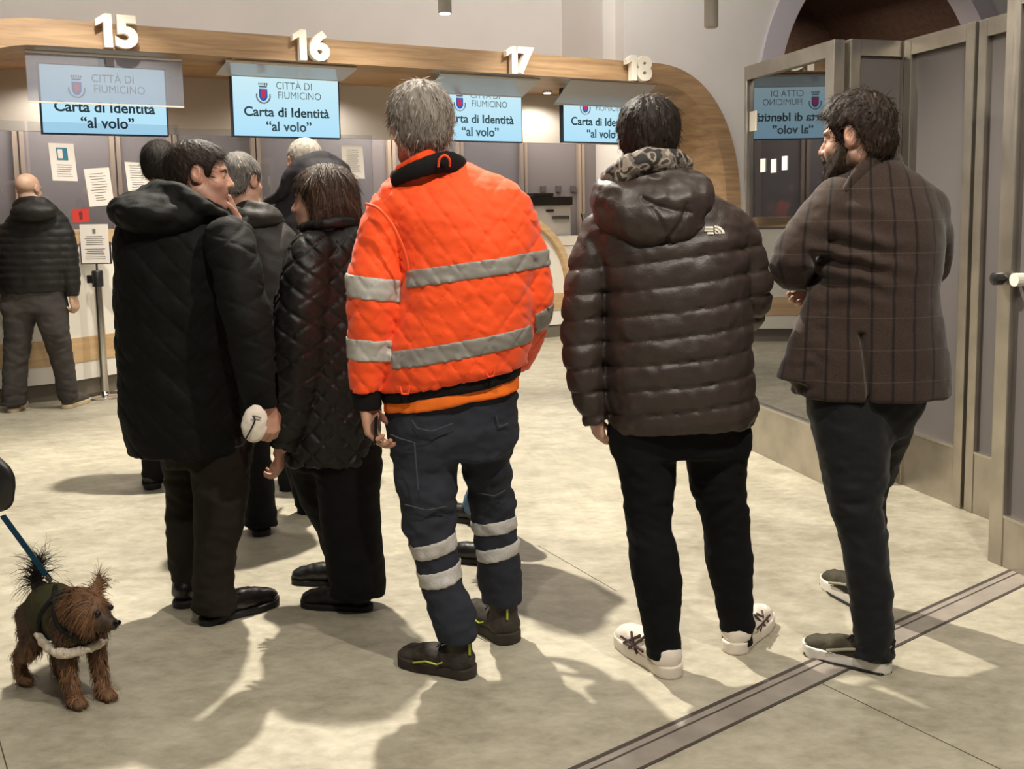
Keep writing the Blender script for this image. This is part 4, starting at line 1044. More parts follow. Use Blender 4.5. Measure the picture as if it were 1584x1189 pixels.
    for q in ([(618, 598), (622, 609), (631, 609), (634, 597)], [(751, 575), (756, 583), (764, 581), (766, 571)]):
        MB().tube([at(x, y, 2.945) for x, y in q], .0038, 6).build('toggle_loop', mo, p.root, True)
    K = p.soft(); P_, R_ = LR([(543, 592, 598, 3.03), (545, 590, 615, 3.03), (548, 588, 633, 3.03)]); K.tube(P_, R_, .005, cut1=(0, 0, -1)); p.part('cuff', K, mb, label='black rib cuff')
    tr = p.trousers(hip, (legL, legR), mt, wr=.014, seed=11, end=.125)
    T0 = p.tS
    def tband(px0, px1, hw, xr, Yb):
        a, b = at(*px0, Yb), at(*px1, Yb); sl = (b[2] - a[2]) / (b[0] - a[0]); T = T0.copy(); T.D = T.D - .003
        xa, xb = at(xr[0], px0[1], Yb)[0], at(xr[1], px1[1], Yb)[0]
        T.clip(lambda X, Y_, Z: np.maximum(np.maximum(xa - X, X - xb), np.abs(Z - a[2] - sl * (X - a[0])) / math.sqrt(1 + sl * sl) - hw) + 0 * Y_)
        o = p.part('reflective_band', T, mref2, tr, 0); o['label'] = 'worn pale reflective band'
    tband((636, 863), (708, 844), .0235, (600, 722), 2.95); tband((650, 908), (716, 892), .0235, (600, 716), 2.93)
    tband((727, 824), (800, 815), .0215, (724, 860), 3.13); tband((735, 866), (803, 852), .0215, (728, 860), 3.14)
    # pockets
    mst = cloth('grey_stitch', lin(72, 74, 80))
    def seam_(m):
        o = m.build('pocket_seam', mst, p.root, True); o.parent = tr
    seam_(MB().tube([at(604, 672, 2.985), at(618, 678, 2.955), at(641, 684, 2.95), at(647, 757, 2.945)], .0022, 6))
    seam_(MB().tube([at(626, 780, 2.96), at(660, 789, 2.945), at(692, 783, 2.97)], .002, 6)); seam_(MB().tube([at(738, 762, 3.095), at(765, 767, 3.085), at(782, 758, 3.10)], .002, 6))
    seam_(MB().tube([at(637, 650, 2.955), at(645, 662, 2.95), at(668, 667, 2.945), at(700, 655, 2.955)], .002, 6)); seam_(MB().tube([at(767, 642, 3.0), at(772, 660, 3.0), at(786, 655, 3.02)], .002, 6))
    # boots
    mu = mat('dark_boot', lin(50, 44, 36), .75, var=.45, scale=30, bump=.5, bscale=90); ms = mat('boot_sole', lin(52, 46, 38), .8, var=.3, scale=25); ml = mat('boot_lace', lin(30, 28, 26), .8); mg = mat('lime_trim', lin(166, 178, 60), .6)
    def trim(up, mp):
        for pts, r_ in ((((-.046, .20, .035), (-.049, .15, .05), (-.046, .11, .045), (-.043, .09, .055)), .0028), (((-.012, .008, .08), (-.010, .010, .15)), .004)):
            o = MB().tube([mp(np.array(q)) for q in pts], r_, 6).build('lime_trim', mg, p.root, True); o.parent = up; o['label'] = 'lime green trim'
    shoe(p.root, floor_pt(742, 1052), floor_pt(628, 1028), mu, ms, ml, .175, 'work_boot', .036, k_w=1.18, back=.062, extra=trim)
    shoe(p.root, floor_pt(790, 990), floor_pt(718, 945), mu, ms, ml, .175, 'work_boot', .036, k_w=1.18, back=.062, extra=trim)
    # hair, glasses
    Hs = hair_shell(hc, R, 1.0, [(a, b - (.018 if a < -.04 else 0)) for a, b in HZ_MALE], .015, (.004, -.006, .004), rough=.005, seed=3)
    hair_mesh('hair', Hs, m_hair_soft, p.root, (.36, .32, .28), 4600, .027, comb_from(hc, R, 1, (0, -.05, .12), .0, .5), alt=(.13, .11, .095), altw=.4, width=.0022, lift=.16, vary=.2, seed=5)
    g = lambda x, y, z: hc + R @ np.array([x, y, z])
    gl = MB()
    for s in (-1, 1):
        gl.tube([g(s * .031 + .024 * math.cos(a), .101, .004 + .018 * math.sin(a)) for a in np.linspace(0, 2 * math.pi, 17)], .0016, 6)
        gl.tube([g(s * .055, .10, .01), g(s * .074, .06, .012), g(s * .083, .0, .012), g(s * .082, -.02, .0)], .0018, 6)
    gl.tube([g(-.008, .104, .006), g(0, .107, .01), g(.008, .104, .006)], .0016, 6)
    gl.build('glasses', m_black_plastic, p.root, True)
    return p
orange_man()
o = MB().box(at(581, 665, 3.0), (.004, .006, .002), (.002, -.02, .003), (.003, 0, .042)).build('mobile_phone', m_black_plastic, None, bevel=.003)
tag(o, 'small dark phone held in the left hand of the orange jacketed man', 'phone')
# ================================================================== man in the black puffer jacket
def puffer_man():
    Y = 3.08
    p = Person('dark haired man seen from behind in a black hooded puffer jacket and white sneakers', (.45, 3.08), (-.02, 2.72, -.02), (.92, 3.62, 1.78), .006)
    hc = at(1003, 217, 3.12); R = facing(3, -4, 0)
    torso = TR([(657, 945, 1162, 3.08, .165), (630, 938, 1169, 3.08, .18), (580, 934, 1162, 3.08, .185), (510, 932, 1160, 3.08, .185), (450, 930, 1156, 3.08, .18), (400, 922, 1154, 3.08, .172), (360, 908, 1158, 3.08, .155), (330, 915, 1150, 3.08, .135), (305, 932, 1108, 3.09, .115), (285, 955, 1072, 3.10, .10), (262, 968, 1046, 3.11, .085)])
    armL = LR([(896, 975, 365, 3.08), (880, 955, 410, 3.07), (871, 940, 460, 3.06), (869, 935, 510, 3.06), (873, 934, 560, 3.05), (884, 938, 605, 3.05), (896, 942, 632, 3.05), (904, 945, 650, 3.05)])
    armR = LR([(1100, 1172, 362, 3.08), (1118, 1184, 405, 3.09), (1125, 1193, 445, 3.11)])
    armR = (np.vstack([armR[0], CR([(1152, 478, 3.20, .066), (1128, 505, 3.30, .06), (1100, 520, 3.36, .055)])[0]]), np.append(armR[1], [.066, .06, .055]))
    legL = LR([(945, 1052, 672, 3.06), (953, 1047, 715, 3.05), (962, 1044, 760, 3.04), (970, 1038, 815, 3.02), (973, 1050, 860, 3.0), (980, 1055, 900, 2.99), (990, 1052, 945, 2.98), (998, 1053, 985, 2.97), (1003, 1053, 1012, 2.965)])
    legR = LR([(1050, 1158, 672, 3.10), (1062, 1156, 715, 3.10), (1070, 1153, 755, 3.10), (1088, 1157, 805, 3.11), (1092, 1165, 865, 3.12), (1104, 1164, 910, 3.12), (1110, 1165, 945, 3.125), (1115, 1165, 975, 3.125), (1119, 1164, 990, 3.125)])
    hip = TR([(700, 945, 1157, 3.08, .125), (660, 946, 1158, 3.08, .135), (610, 950, 1152, 3.08, .14)])
    wr = at(918, 634, 3.05); wr2 = at(1098, 522, 3.38)
    p.body(hc, R, (.55, .32, .24), torso, (legL, legR), ((np.vstack([armL[0][:-1], wr]), np.append(armL[1][:-1], .045)), armR),
           ((wr, (.22, .2, -1), (1, .3, .2), (.1, 1, 0), dict(curl=.75)), (wr2, (-.9, .3, 0), (0, -1, 0), (0, 0, 1), dict(curl=.4))), hip=hip, neck=at(1005, 275, 3.11))
    mp_ = cloth('black_nylon', lin(50, 39, 35), .5, .22, 160, .08, .0, .55); ml = cloth('hood_lining', lin(36, 30, 29), .6)
    mt = cloth('black_trousers', lin(13, 13, 15), .9, .3, 500)
    zs = at(1050, 400, 2.92)[2]; x0 = at(1050, 400, 2.92)[0]
    def baffle(P):
        t = (zs - P[:, 2]) + .11 * (P[:, 0] - x0) + .004 * perlin(P * 6, 3); u = t / .0735; ph = u - np.floor(u)
        w = np.clip((t + .055) / .02, 0, 1); w = w * np.where(t > .49, .4, 1)
        e = np.minimum(ph, 1 - ph); prof = 1 - np.exp(-e * 10) - .6 + .35 * (np.sin(np.pi * ph) - .6)
        d1 = np.stack([P[:, 0] * 26 + P[:, 2] * 16, P[:, 1] * 16, P[:, 2] * 22 - P[:, 0] * 12], 1); d2 = np.stack([P[:, 0] * 24 - P[:, 2] * 18, P[:, 1] * 16, P[:, 2] * 20 + P[:, 0] * 12], 1)
        wr_ = np.maximum(perlin(d1, 21), perlin(d2, 22))
        return .0080 * prof * w + .0058 * wr_ * (.5 + .7 * np.exp(-e * 6)) + .0035 * fbm(P, 16, 25, 2)
    S = p.jacket(torso, [armL, armR], mp_, disp=baffle, tilt=(.03, 0), k=.012, wr=.003)
    # hood lying on the back
    Hd = p.soft((.1, 2.75, 1.2), (.8, 3.4, 1.65), .005)
    Hd.ball(at(1010, 322, 3.0), (.172, .12, .088), frame((.0, 1, .3), (-.10, 0, 1)), .02); Hd.ball(at(1020, 348, 2.975), (.115, .085, .068), frame((0, 1, .2), (0, 0, 1)), .05); Hd.ball(at(1052, 300, 3.01), (.095, .10, .055), frame((0, 1, .2), (-.3, 0, 1)), .04); Hd.ball(at(955, 305, 3.03), (.075, .10, .06), frame((0, 1, .2), (.5, 0, 1)), .04)
    Hd.tube([at(928, 316, 3.05), at(944, 292, 3.02), at(985, 274, 2.985), at(1030, 270, 2.985), at(1062, 276, 3.02), at(1084, 296, 3.06)], [.024] * 6, .02)
    def hw(P):
        q = P - at(1030, 330, 2.95); a1 = np.abs(q[:, 2] + .35 * q[:, 0] - .02 + .015 * perlin(P * 9, 33)); a2 = np.abs(q[:, 0] + .45 * q[:, 2] + .035 + .02 * perlin(P * 9, 34)); a3 = np.abs(q[:, 0] - .5 * q[:, 2] - .035 + .02 * perlin(P * 8, 36))
        d1 = np.stack([P[:, 0] * 18 + P[:, 2] * 14, P[:, 1] * 12, P[:, 2] * 16 - P[:, 0] * 10], 1)
        return .009 * perlin(d1, 31) + .004 * fbm(P, 24, 32, 2) - .008 * (np.exp(-(a1 / .007) ** 2) * (np.abs(q[:, 0]) < .07) + np.exp(-(a2 / .007) ** 2) * (q[:, 2] < .02) + np.exp(-(a3 / .007) ** 2) * (q[:, 2] < .03))
    Hd.shape(hw); p.part('hood', Hd, mp_, label='crumpled black hood lying on the back')
    # camouflage lining round the neck
    C = p.soft((.15, 2.85, 1.35), (.75, 3.4, 1.7), .005)
    C.tube([at(934, 296, 3.04), at(950, 276, 3.00), at(975, 258, 2.975), at(1010, 249, 2.97), at(1043, 250, 3.0), at(1062, 256, 3.06)], [.026, .030, .030, .028, .026, .02], .01, flat=((0, 0, 1), 1.35)); C.shape(lambda P: .004 * fbm(P, 22, 4, 2))
    m, nt, b = new_mat('camouflage'); N = nt.nodes; L = nt.links; tc = N.new('ShaderNodeTexCoord'); n = N.new('ShaderNodeTexNoise'); n.inputs['Scale'].default_value = 26; n.inputs['Detail'].default_value = 1.5; n.inputs['Distortion'].default_value = .8
    cr = N.new('ShaderNodeValToRGB'); cr.color_ramp.interpolation = 'CONSTANT'; e = cr.color_ramp.elements; e[0].color = lin(26, 23, 22); e[1].position = .44; e[1].color = lin(104, 94, 86); x = e.new(.52); x.color = lin(150, 138, 126); x = e.new(.60); x.color = lin(60, 54, 50)
    L.new(tc.outputs['Object'], n.inputs['Vector']); L.new(n.outputs['Fac'], cr.inputs[0]); L.new(cr.outputs[0], b.inputs['Base Color']); b.inputs['Roughness'].default_value = .75
    p.part('hood_lining', C, m, label='grey camouflage hood lining')
    # white mark on the right shoulder blade
    mw = mat('white_print', lin(228, 218, 206), .5); lg = MB(); lc = at(1106, 355, 2.93)
    def on(u, v):                                                    # raise onto the jacket's surface
        q = lc + np.array([u, 0, v]); ys = np.arange(2.80, 3.1, .002); ax = S.ax
        i, k_ = np.searchsorted(ax[0], q[0]), np.searchsorted(ax[2], q[2]); col = S.D[i, :, k_]; j = np.nonzero(col < 0)[0]
        return np.array([q[0], ax[1][j[0]] - .0085 if len(j) else 2.93, q[2]])
    def patch(pts): 
        q = [on(*t) for t in pts]; lg.prism(q, np.array([0, .010, 0]))
    arcp = lambda r0, r1: [(.030 - r1 * math.cos(a), -.012 + r1 * math.sin(a)) for a in np.linspace(math.pi, math.pi / 2, 7)] + [(.030 - r0 * math.cos(a), -.012 + r0 * math.sin(a)) for a in np.linspace(math.pi / 2, math.pi, 7)]
    def arcs(r0, r1):
        A1 = [(.004 + r * 0, 0) for r in ()]
        o = [(-.0 + r1 * math.cos(a) , -.012 + r1 * .8 * math.sin(a)) for a in np.linspace(0, math.pi / 2, 8)]; i = [(-.0 + r0 * math.cos(a), -.012 + r0 * .8 * math.sin(a)) for a in np.linspace(math.pi / 2, 0, 8)]
        for j in range(7): patch([o[j], o[j + 1], i[6 - j], i[7 - j]])
    arcs(.002, .010); arcs(.0125, .0195); arcs(.022, .0295)
    for zz, w0, w1 in ((.006, -.027, -.004), (-.002, -.030, -.004), (-.010, -.022, -.004)): patch([(w0, zz - .0028), (w1, zz - .0028), (w1, zz + .0028), (w0, zz + .0028)])
    lg.build('white_mark', mw, p.root)['label'] = 'small white quarter dome mark with lettering'
    p.trousers(hip, (legL, legR), mt, wr=.008, seed=17)
    mu = mat('white_leather', lin(232, 222, 210), .5, bump=.1, bscale=60); ms = mat('white_sole', lin(226, 216, 202), .6); mb = mat('brown_stripe', lin(66, 44, 40), .6)
    def stripes(up, mp):
        o = MB()
        for s in (-1, 1):
            for q in (((.040, .20, .036), (.036, .15, .068), (.030, .13, .082)), ((.042, .17, .032), (.036, .12, .072), (.03, .105, .088)), ((.043, .21, .052), (.041, .16, .05), (.040, .10, .048)), ((.040, .13, .030), (.038, .16, .065), (.030, .175, .076))):
                o.tube([mp(np.array([s * x * 1.04, y, z])) for x, y, z in q], .0042, 6)
        o = o.build('brown_stripes', mb, p.root, True); o.parent = up
    shoe(p.root, floor_pt(1050, 1030), floor_pt(962, 972), mu, ms, mu, .072, 'sneaker', .034, extra=stripes, label='white sneaker with brown stripes')
    shoe(p.root, floor_pt(1126, 1004), floor_pt(1188, 938), mu, ms, mu, .072, 'sneaker', .034, extra=stripes, label='white sneaker with brown stripes')
    Hs = hair_shell(hc, R, 1.0, [(a, b - (.012 if a < -.04 else 0)) for a, b in HZ_MALE], .015, (.003, 0, .002), rough=.005, seed=8)
    hair_mesh('hair', Hs, m_hair, p.root, (.013, .008, .006), 3400, .026, comb_from(hc, R, 1, (0, -.06, .12), .0, .5), alt=(.045, .026, .016), altw=.15, lift=.18, width=.0018, seed=6)
puffer_man()
# ================================================================== bearded man in the checked blazer
def blazer_man():
    p = Person('bearded man in a brown checked blazer and dark trousers standing with folded arms', (1.04, 3.17), (.62, 2.8, -.02), (1.55, 3.75, 1.80), .006)
    Y = 3.14; hc = at(1325, 215, Y); R = facing(-52, -6, 2)
    torso = TR([(610, 1226, 1466, Y, .165), (560, 1236, 1464, Y, .165), (510, 1248, 1456, Y, .16), (460, 1258, 1448, Y, .158), (415, 1262, 1452, Y, .16), (370, 1262, 1456, Y, .158), (330, 1266, 1450, Y, .145), (305, 1278, 1436, Y, .128), (285, 1296, 1420, Y, .108), (268, 1312, 1402, Y, .09), (252, 1326, 1388, Y, .075)])
    armL = CR([(1290, 322, 3.12, .075), (1262, 350, 3.10, .072), (1232, 388, 3.09, .066), (1222, 415, 3.12, .060), (1244, 424, 3.22, .055), (1275, 428, 3.32, .05), (1300, 430, 3.38, .046)])
    armR = CR([(1430, 330, 3.16, .072), (1440, 380, 3.25, .068), (1430, 420, 3.36, .062), (1370, 430, 3.42, .055), (1310, 440, 3.40, .048), (1285, 446, 3.37, .045)])
    legL = LR([(1255, 1372, 625, 3.11), (1263, 1374, 680, 3.09), (1272, 1372, 730, 3.07), (1284, 1366, 780, 3.04), (1298, 1370, 825, 3.02), (1306, 1376, 870, 3.0), (1314, 1378, 920, 2.98), (1320, 1380, 960, 2.965), (1322, 1382, 975, 2.96)])
    legR = LR([(1315, 1424, 620, 3.26), (1312, 1405, 670, 3.30), (1310, 1385, 720, 3.34), (1306, 1370, 770, 3.38), (1306, 1368, 820, 3.41), (1310, 1366, 870, 3.43), (1312, 1362, 905, 3.44), (1313, 1360, 916, 3.44)])
    hip = TR([(670, 1262, 1398, 3.16, .125), (630, 1254, 1424, 3.16, .14), (590, 1256, 1430, 3.15, .14)])
    w1, w2 = at(1268, 446, 3.36), at(1320, 432, 3.40)
    p.body(hc, R, (.52, .29, .21), torso, (legL, legR), (armL, (np.vstack([armR[0], w1]), np.append(armR[1], .04))),
           ((w1, (-.75, -.35, -.35), (.2, -.8, .5), (0, .3, 1), dict(curl=.5)), (w2, (.9, .3, .1), (0, 1, 0), (0, 0, 1), dict(curl=.45))), hip=hip, neck=at(1352, 262, Y), brow=(.03, .018, .012), stubble=.8, stub_col=(.03, .018, .012))
    # checked wool
    m, nt, b = new_mat('checked_wool'); N = nt.nodes; L = nt.links; tc = N.new('ShaderNodeTexCoord'); sx = N.new('ShaderNodeSeparateXYZ'); L.new(tc.outputs['Object'], sx.inputs[0])
    def line(sock, period, width, phase, skew=None):
        a = N.new('ShaderNodeMath'); a.operation = 'ADD'; a.inputs[1].default_value = phase; L.new(sock, a.inputs[0])
        d = N.new('ShaderNodeMath'); d.operation = 'DIVIDE'; d.inputs[1].default_value = period; L.new(a.outputs[0], d.inputs[0])
        f = N.new('ShaderNodeMath'); f.operation = 'FRACT'; L.new(d.outputs[0], f.inputs[0])
        s_ = N.new('ShaderNodeMath'); s_.operation = 'SUBTRACT'; s_.inputs[1].default_value = .5; L.new(f.outputs[0], s_.inputs[0])
        ab = N.new('ShaderNodeMath'); ab.operation = 'ABSOLUTE'; L.new(s_.outputs[0], ab.inputs[0])
        r = N.new('ShaderNodeMapRange'); r.inputs[1].default_value = width * .5; r.inputs[2].default_value = width * 1.1; r.inputs[3].default_value = 1; r.inputs[4].default_value = 0; L.new(ab.outputs[0], r.inputs[0]); return r.outputs[0]
    # stripes run round the body: angle about its vertical axis
    at2 = N.new('ShaderNodeMath'); at2.operation = 'ARCTAN2'; L.new(sx.outputs['X'], at2.inputs[0])
    yy = N.new('ShaderNodeMath'); yy.operation = 'SUBTRACT'; yy.inputs[1].default_value = .28; L.new(sx.outputs['Y'], yy.inputs[0]); ny = N.new('ShaderNodeMath'); ny.operation = 'MULTIPLY'; ny.inputs[1].default_value = -1; L.new(yy.outputs[0], ny.inputs[0]); L.new(ny.outputs[0], at2.inputs[1])
    wob = N.new('ShaderNodeTexNoise'); wob.inputs['Scale'].default_value = 5; L.new(tc.outputs['Object'], wob.inputs['Vector'])
    wm = N.new('ShaderNodeMath'); wm.operation = 'MULTIPLY_ADD'; wm.inputs[1].default_value = .03; L.new(wob.outputs['Fac'], wm.inputs[0]); L.new(at2.outputs[0], wm.inputs[2])
    v1 = line(wm.outputs[0], .135, .085, .02); h1 = line(sx.outputs['Z'], .094, .022, .03)
    n = N.new('ShaderNodeTexNoise'); n.inputs['Scale'].default_value = 420; n.inputs['Detail'].default_value = 3; L.new(tc.outputs['Object'], n.inputs['Vector'])
    c0 = N.new('ShaderNodeValToRGB'); c0.color_ramp.elements[0].position = .3; c0.color_ramp.elements[1].position = .7; c0.color_ramp.elements[0].color = lin(40, 31, 27); c0.color_ramp.elements[1].color = lin(66, 51, 44); L.new(n.outputs['Fac'], c0.inputs[0])
    x1 = N.new('ShaderNodeMix'); x1.data_type = 'RGBA'; x1.inputs[7].default_value = lin(20, 12, 14); s1 = N.new('ShaderNodeMath'); s1.operation = 'MULTIPLY'; s1.inputs[1].default_value = .8; L.new(v1, s1.inputs[0]); L.new(s1.outputs[0], x1.inputs[0]); L.new(c0.outputs[0], x1.inputs[6])
    x2 = N.new('ShaderNodeMix'); x2.data_type = 'RGBA'; x2.inputs[7].default_value = lin(122, 104, 92); s2 = N.new('ShaderNodeMath'); s2.operation = 'MULTIPLY'; s2.inputs[1].default_value = .15; L.new(h1, s2.inputs[0]); L.new(s2.outputs[0], x2.inputs[0]); L.new(x1.outputs[2], x2.inputs[6]); L.new(x2.outputs[2], b.inputs['Base Color'])
    b.inputs['Roughness'].default_value = .85; b.inputs['Specular IOR Level'].default_value = .2; b.inputs['Sheen Weight'].default_value = .2
    bp = N.new('ShaderNodeBump'); bp.inputs['Strength'].default_value = .3; bp.inputs['Distance'].default_value = .002; L.new(n.outputs['Fac'], bp.inputs['Height']); L.new(bp.outputs[0], b.inputs['Normal'])
    vent_a, vent_b = at(1337, 515, 2.97), at(1347, 612, 2.97)
    def folds(P):
        c = at(1290, 395, 3.0); q = P - c; fo = np.sin((q[:, 2] * 1.0 + q[:, 0] * .22) * 95 + 2 * fbm(P, 6, 3)) * np.exp(-(np.hypot(q[:, 0] - .06, q[:, 2]) / .12) ** 2)
        t = np.clip((vent_a[2] - P[:, 2]) / (vent_a[2] - vent_b[2]), 0, 1); xv = vent_a[0] + (vent_b[0] - vent_a[0]) * t
        v = np.where((P[:, 2] < vent_a[2]) & (P[:, 1] < Y), np.exp(-((P[:, 0] - xv) / .008) ** 2) * .019, 0)
        el = fbm(P, (16, 16, 22), 44, 2) * (P[:, 0] < at(1275, 400, 3.1)[0])
        return .012 * fo - v + .005 * el + .004 * np.maximum(perlin(np.stack([P[:, 0] * 14, P[:, 1] * 10, P[:, 2] * 5], 1), 46), 0) * (P[:, 2] < vent_a[2])
    def flare(S):                                                    # front skirt of the open blazer
        S.tube([at(1262, 470, 3.10), at(1242, 530, 3.10), at(1226, 585, 3.10)], [.04, .05, .055], .05, flat=((1, 0, 0), .8), cut1=(0, 0, -1))
        S.tube([at(1300, 305, 3.13), at(1350, 285, 3.10), at(1400, 296, 3.12), at(1432, 322, 3.15)], [.06, .06, .06, .06], .04)
    S = p.jacket(torso, [armL, armR], m, disp=folds, extra=flare, tilt=(.0, 0), k=.02, wr=.003, name='blazer')
    C = p.soft(None, None, .005); C.tube([at(1310, 292, 3.06), at(1328, 268, 3.06), at(1352, 250, 3.07), at(1378, 246, 3.11), at(1390, 256, 3.18), at(1370, 268, 3.24), at(1330, 290, 3.24)], [.012, .014, .015, .015, .015, .014, .012], .01, flat=((0, 0, 1), 1.9)); p.part('collar', C, m)
    K = p.soft((.62, 2.9, .9), (1.3, 3.6, 1.3), .005); P_, R_ = CR([(1300, 442, 3.39, .044), (1284, 446, 3.37, .042), (1275, 448, 3.362, .042)]); K.tube(P_, R_, .005, cut1=P_[-1] - P_[0]); p.part('shirt_cuff', K, cloth('dark_shirt', lin(30, 30, 34)))
    p.trousers(hip, (legL, legR), cloth('charcoal_trousers', lin(19, 20, 23), .75, .3, 500, .08, .1), wr=.010, seed=23)
    mu = mat('olive_suede', lin(56, 50, 32), .75, var=.3, scale=22, bump=.3, bscale=200); ms = mat('white_running_sole', lin(226, 220, 210), .55); ml = mat('black_lace', lin(24, 22, 22), .7); mtab = mat('heel_tab', lin(196, 190, 180), .6); mk = mat('black_outsole', lin(24, 22, 22), .7)
    m_overlay = mat('grey_suede', lin(150, 144, 124), .8)
    def detail(up, mp):
        o = MB().tube([mp(np.array(q)) for q in ((-.034, .02, .085), (0, .006, .092), (.034, .02, .085))], .012, 8).build('heel_tab', mtab, p.root, True); o.parent = up
        o = MB().tube([mp(np.array(q)) for q in ((0, -.002, .07), (0, -.008, .11), (0, .004, .12))], .006, 6).build('pull_loop', mk, p.root, True); o.parent = up
        o = MB().tube([mp(np.array(q)) for q in ((-.035, .02, .004), (-.046, .18, .004), (-.03, .27, .010), (0, .286, .013), (.03, .27, .010), (.046, .18, .004), (.035, .02, .004), (0, .0, .004), (-.035, .02, .004))], .005, 6).build('outsole', mk, p.root, True); o.parent = up
        for pts, r_ in ((((-.047, .19, .044), (-.045, .13, .062), (-.04, .09, .07)), .005), (((-.030, .262, .040), (0, .283, .038), (.030, .262, .040)), .006)):
            o = MB().tube([mp(np.array(q)) for q in pts], r_, 6).build('grey_overlay', m_overlay, p.root, True); o.parent = up
    shoe(p.root, floor_pt(1392, 1022), floor_pt(1258, 990), mu, ms, ml, .085, 'sneaker', .038, extra=detail, label='olive running shoe with white sole')
    shoe(p.root, floor_pt(1352, 952), floor_pt(1276, 906), mu, ms, ml, .085, 'sneaker', .038, extra=detail, label='olive running shoe with white sole')
    Hs = hair_shell(hc, R, 1.0, HZ_MALE, .017, (.0, .008, .012), rough=.007, seed=12)
    hair_mesh('hair', Hs, m_hair, p.root, (.016, .009, .006), 3400, .026, comb_from(hc, R, 1, (0, -.07, .10), .35, .2), alt=(.055, .03, .018), altw=.22, lift=.35, width=.0018, seed=7)
    B = Soft(hc - .17, hc + .16, .0045); g = lambda x, y, z: hc + R @ np.array([x, y, z])
    B.ball(g(0, .026, -.042), (.069, .078, .085), R, .01); B.ball(g(0, -.005, .01), (.0805, .05, .06), R, .02)
    for s in (-1, 1): B.tube([g(s * .066, .012, -.03), g(s * .056, .03, -.07), g(s * .036, .06, -.100), g(0, .084, -.112)], [.010, .018, .024, .026], .02)
    def bcut(X, Y, Z):
        dx, dy, dz = X - hc[0], Y - hc[1], Z - hc[2]; qy = dx * R[0, 1] + dy * R[1, 1] + dz * R[2, 1]; qz = dx * R[0, 2] + dy * R[1, 2] + dz * R[2, 2]; qx = dx * R[0, 0] + dy * R[1, 0] + dz * R[2, 0]
        return np.maximum(np.maximum(qz - np.interp(qy, [0, .018, .03, .045, .06, .09], [.045, .035, -.012, -.036, -.048, -.07]), .004 - qy), -(np.abs(qx) - .030) * (qz > -.075) * (qy > .07) - 1.0 * ((qz <= -.075) | (qy <= .07)))
    B.clip(bcut); B.ball(g(0, .086, -.092), (.034, .020, .024), R, .012); B.tube([g(-.030, .086, -.072), g(-.024, .098, -.050), g(0, .107, -.045), g(.024, .098, -.050), g(.030, .086, -.072)], [.008, .008, .007, .008, .008], .006); B.shape(lambda P: .003 * fbm(P, 60, 3, 2))
    hair_mesh('beard', B, m_hair_soft, p.root, (.022, .013, .009), 1600, .022, lambda P: np.tile(-R[:, 2] + .3 * R[:, 1], (len(P), 1)), alt=(.06, .035, .02), altw=.2, lift=.4, seed=9)
blazer_man()
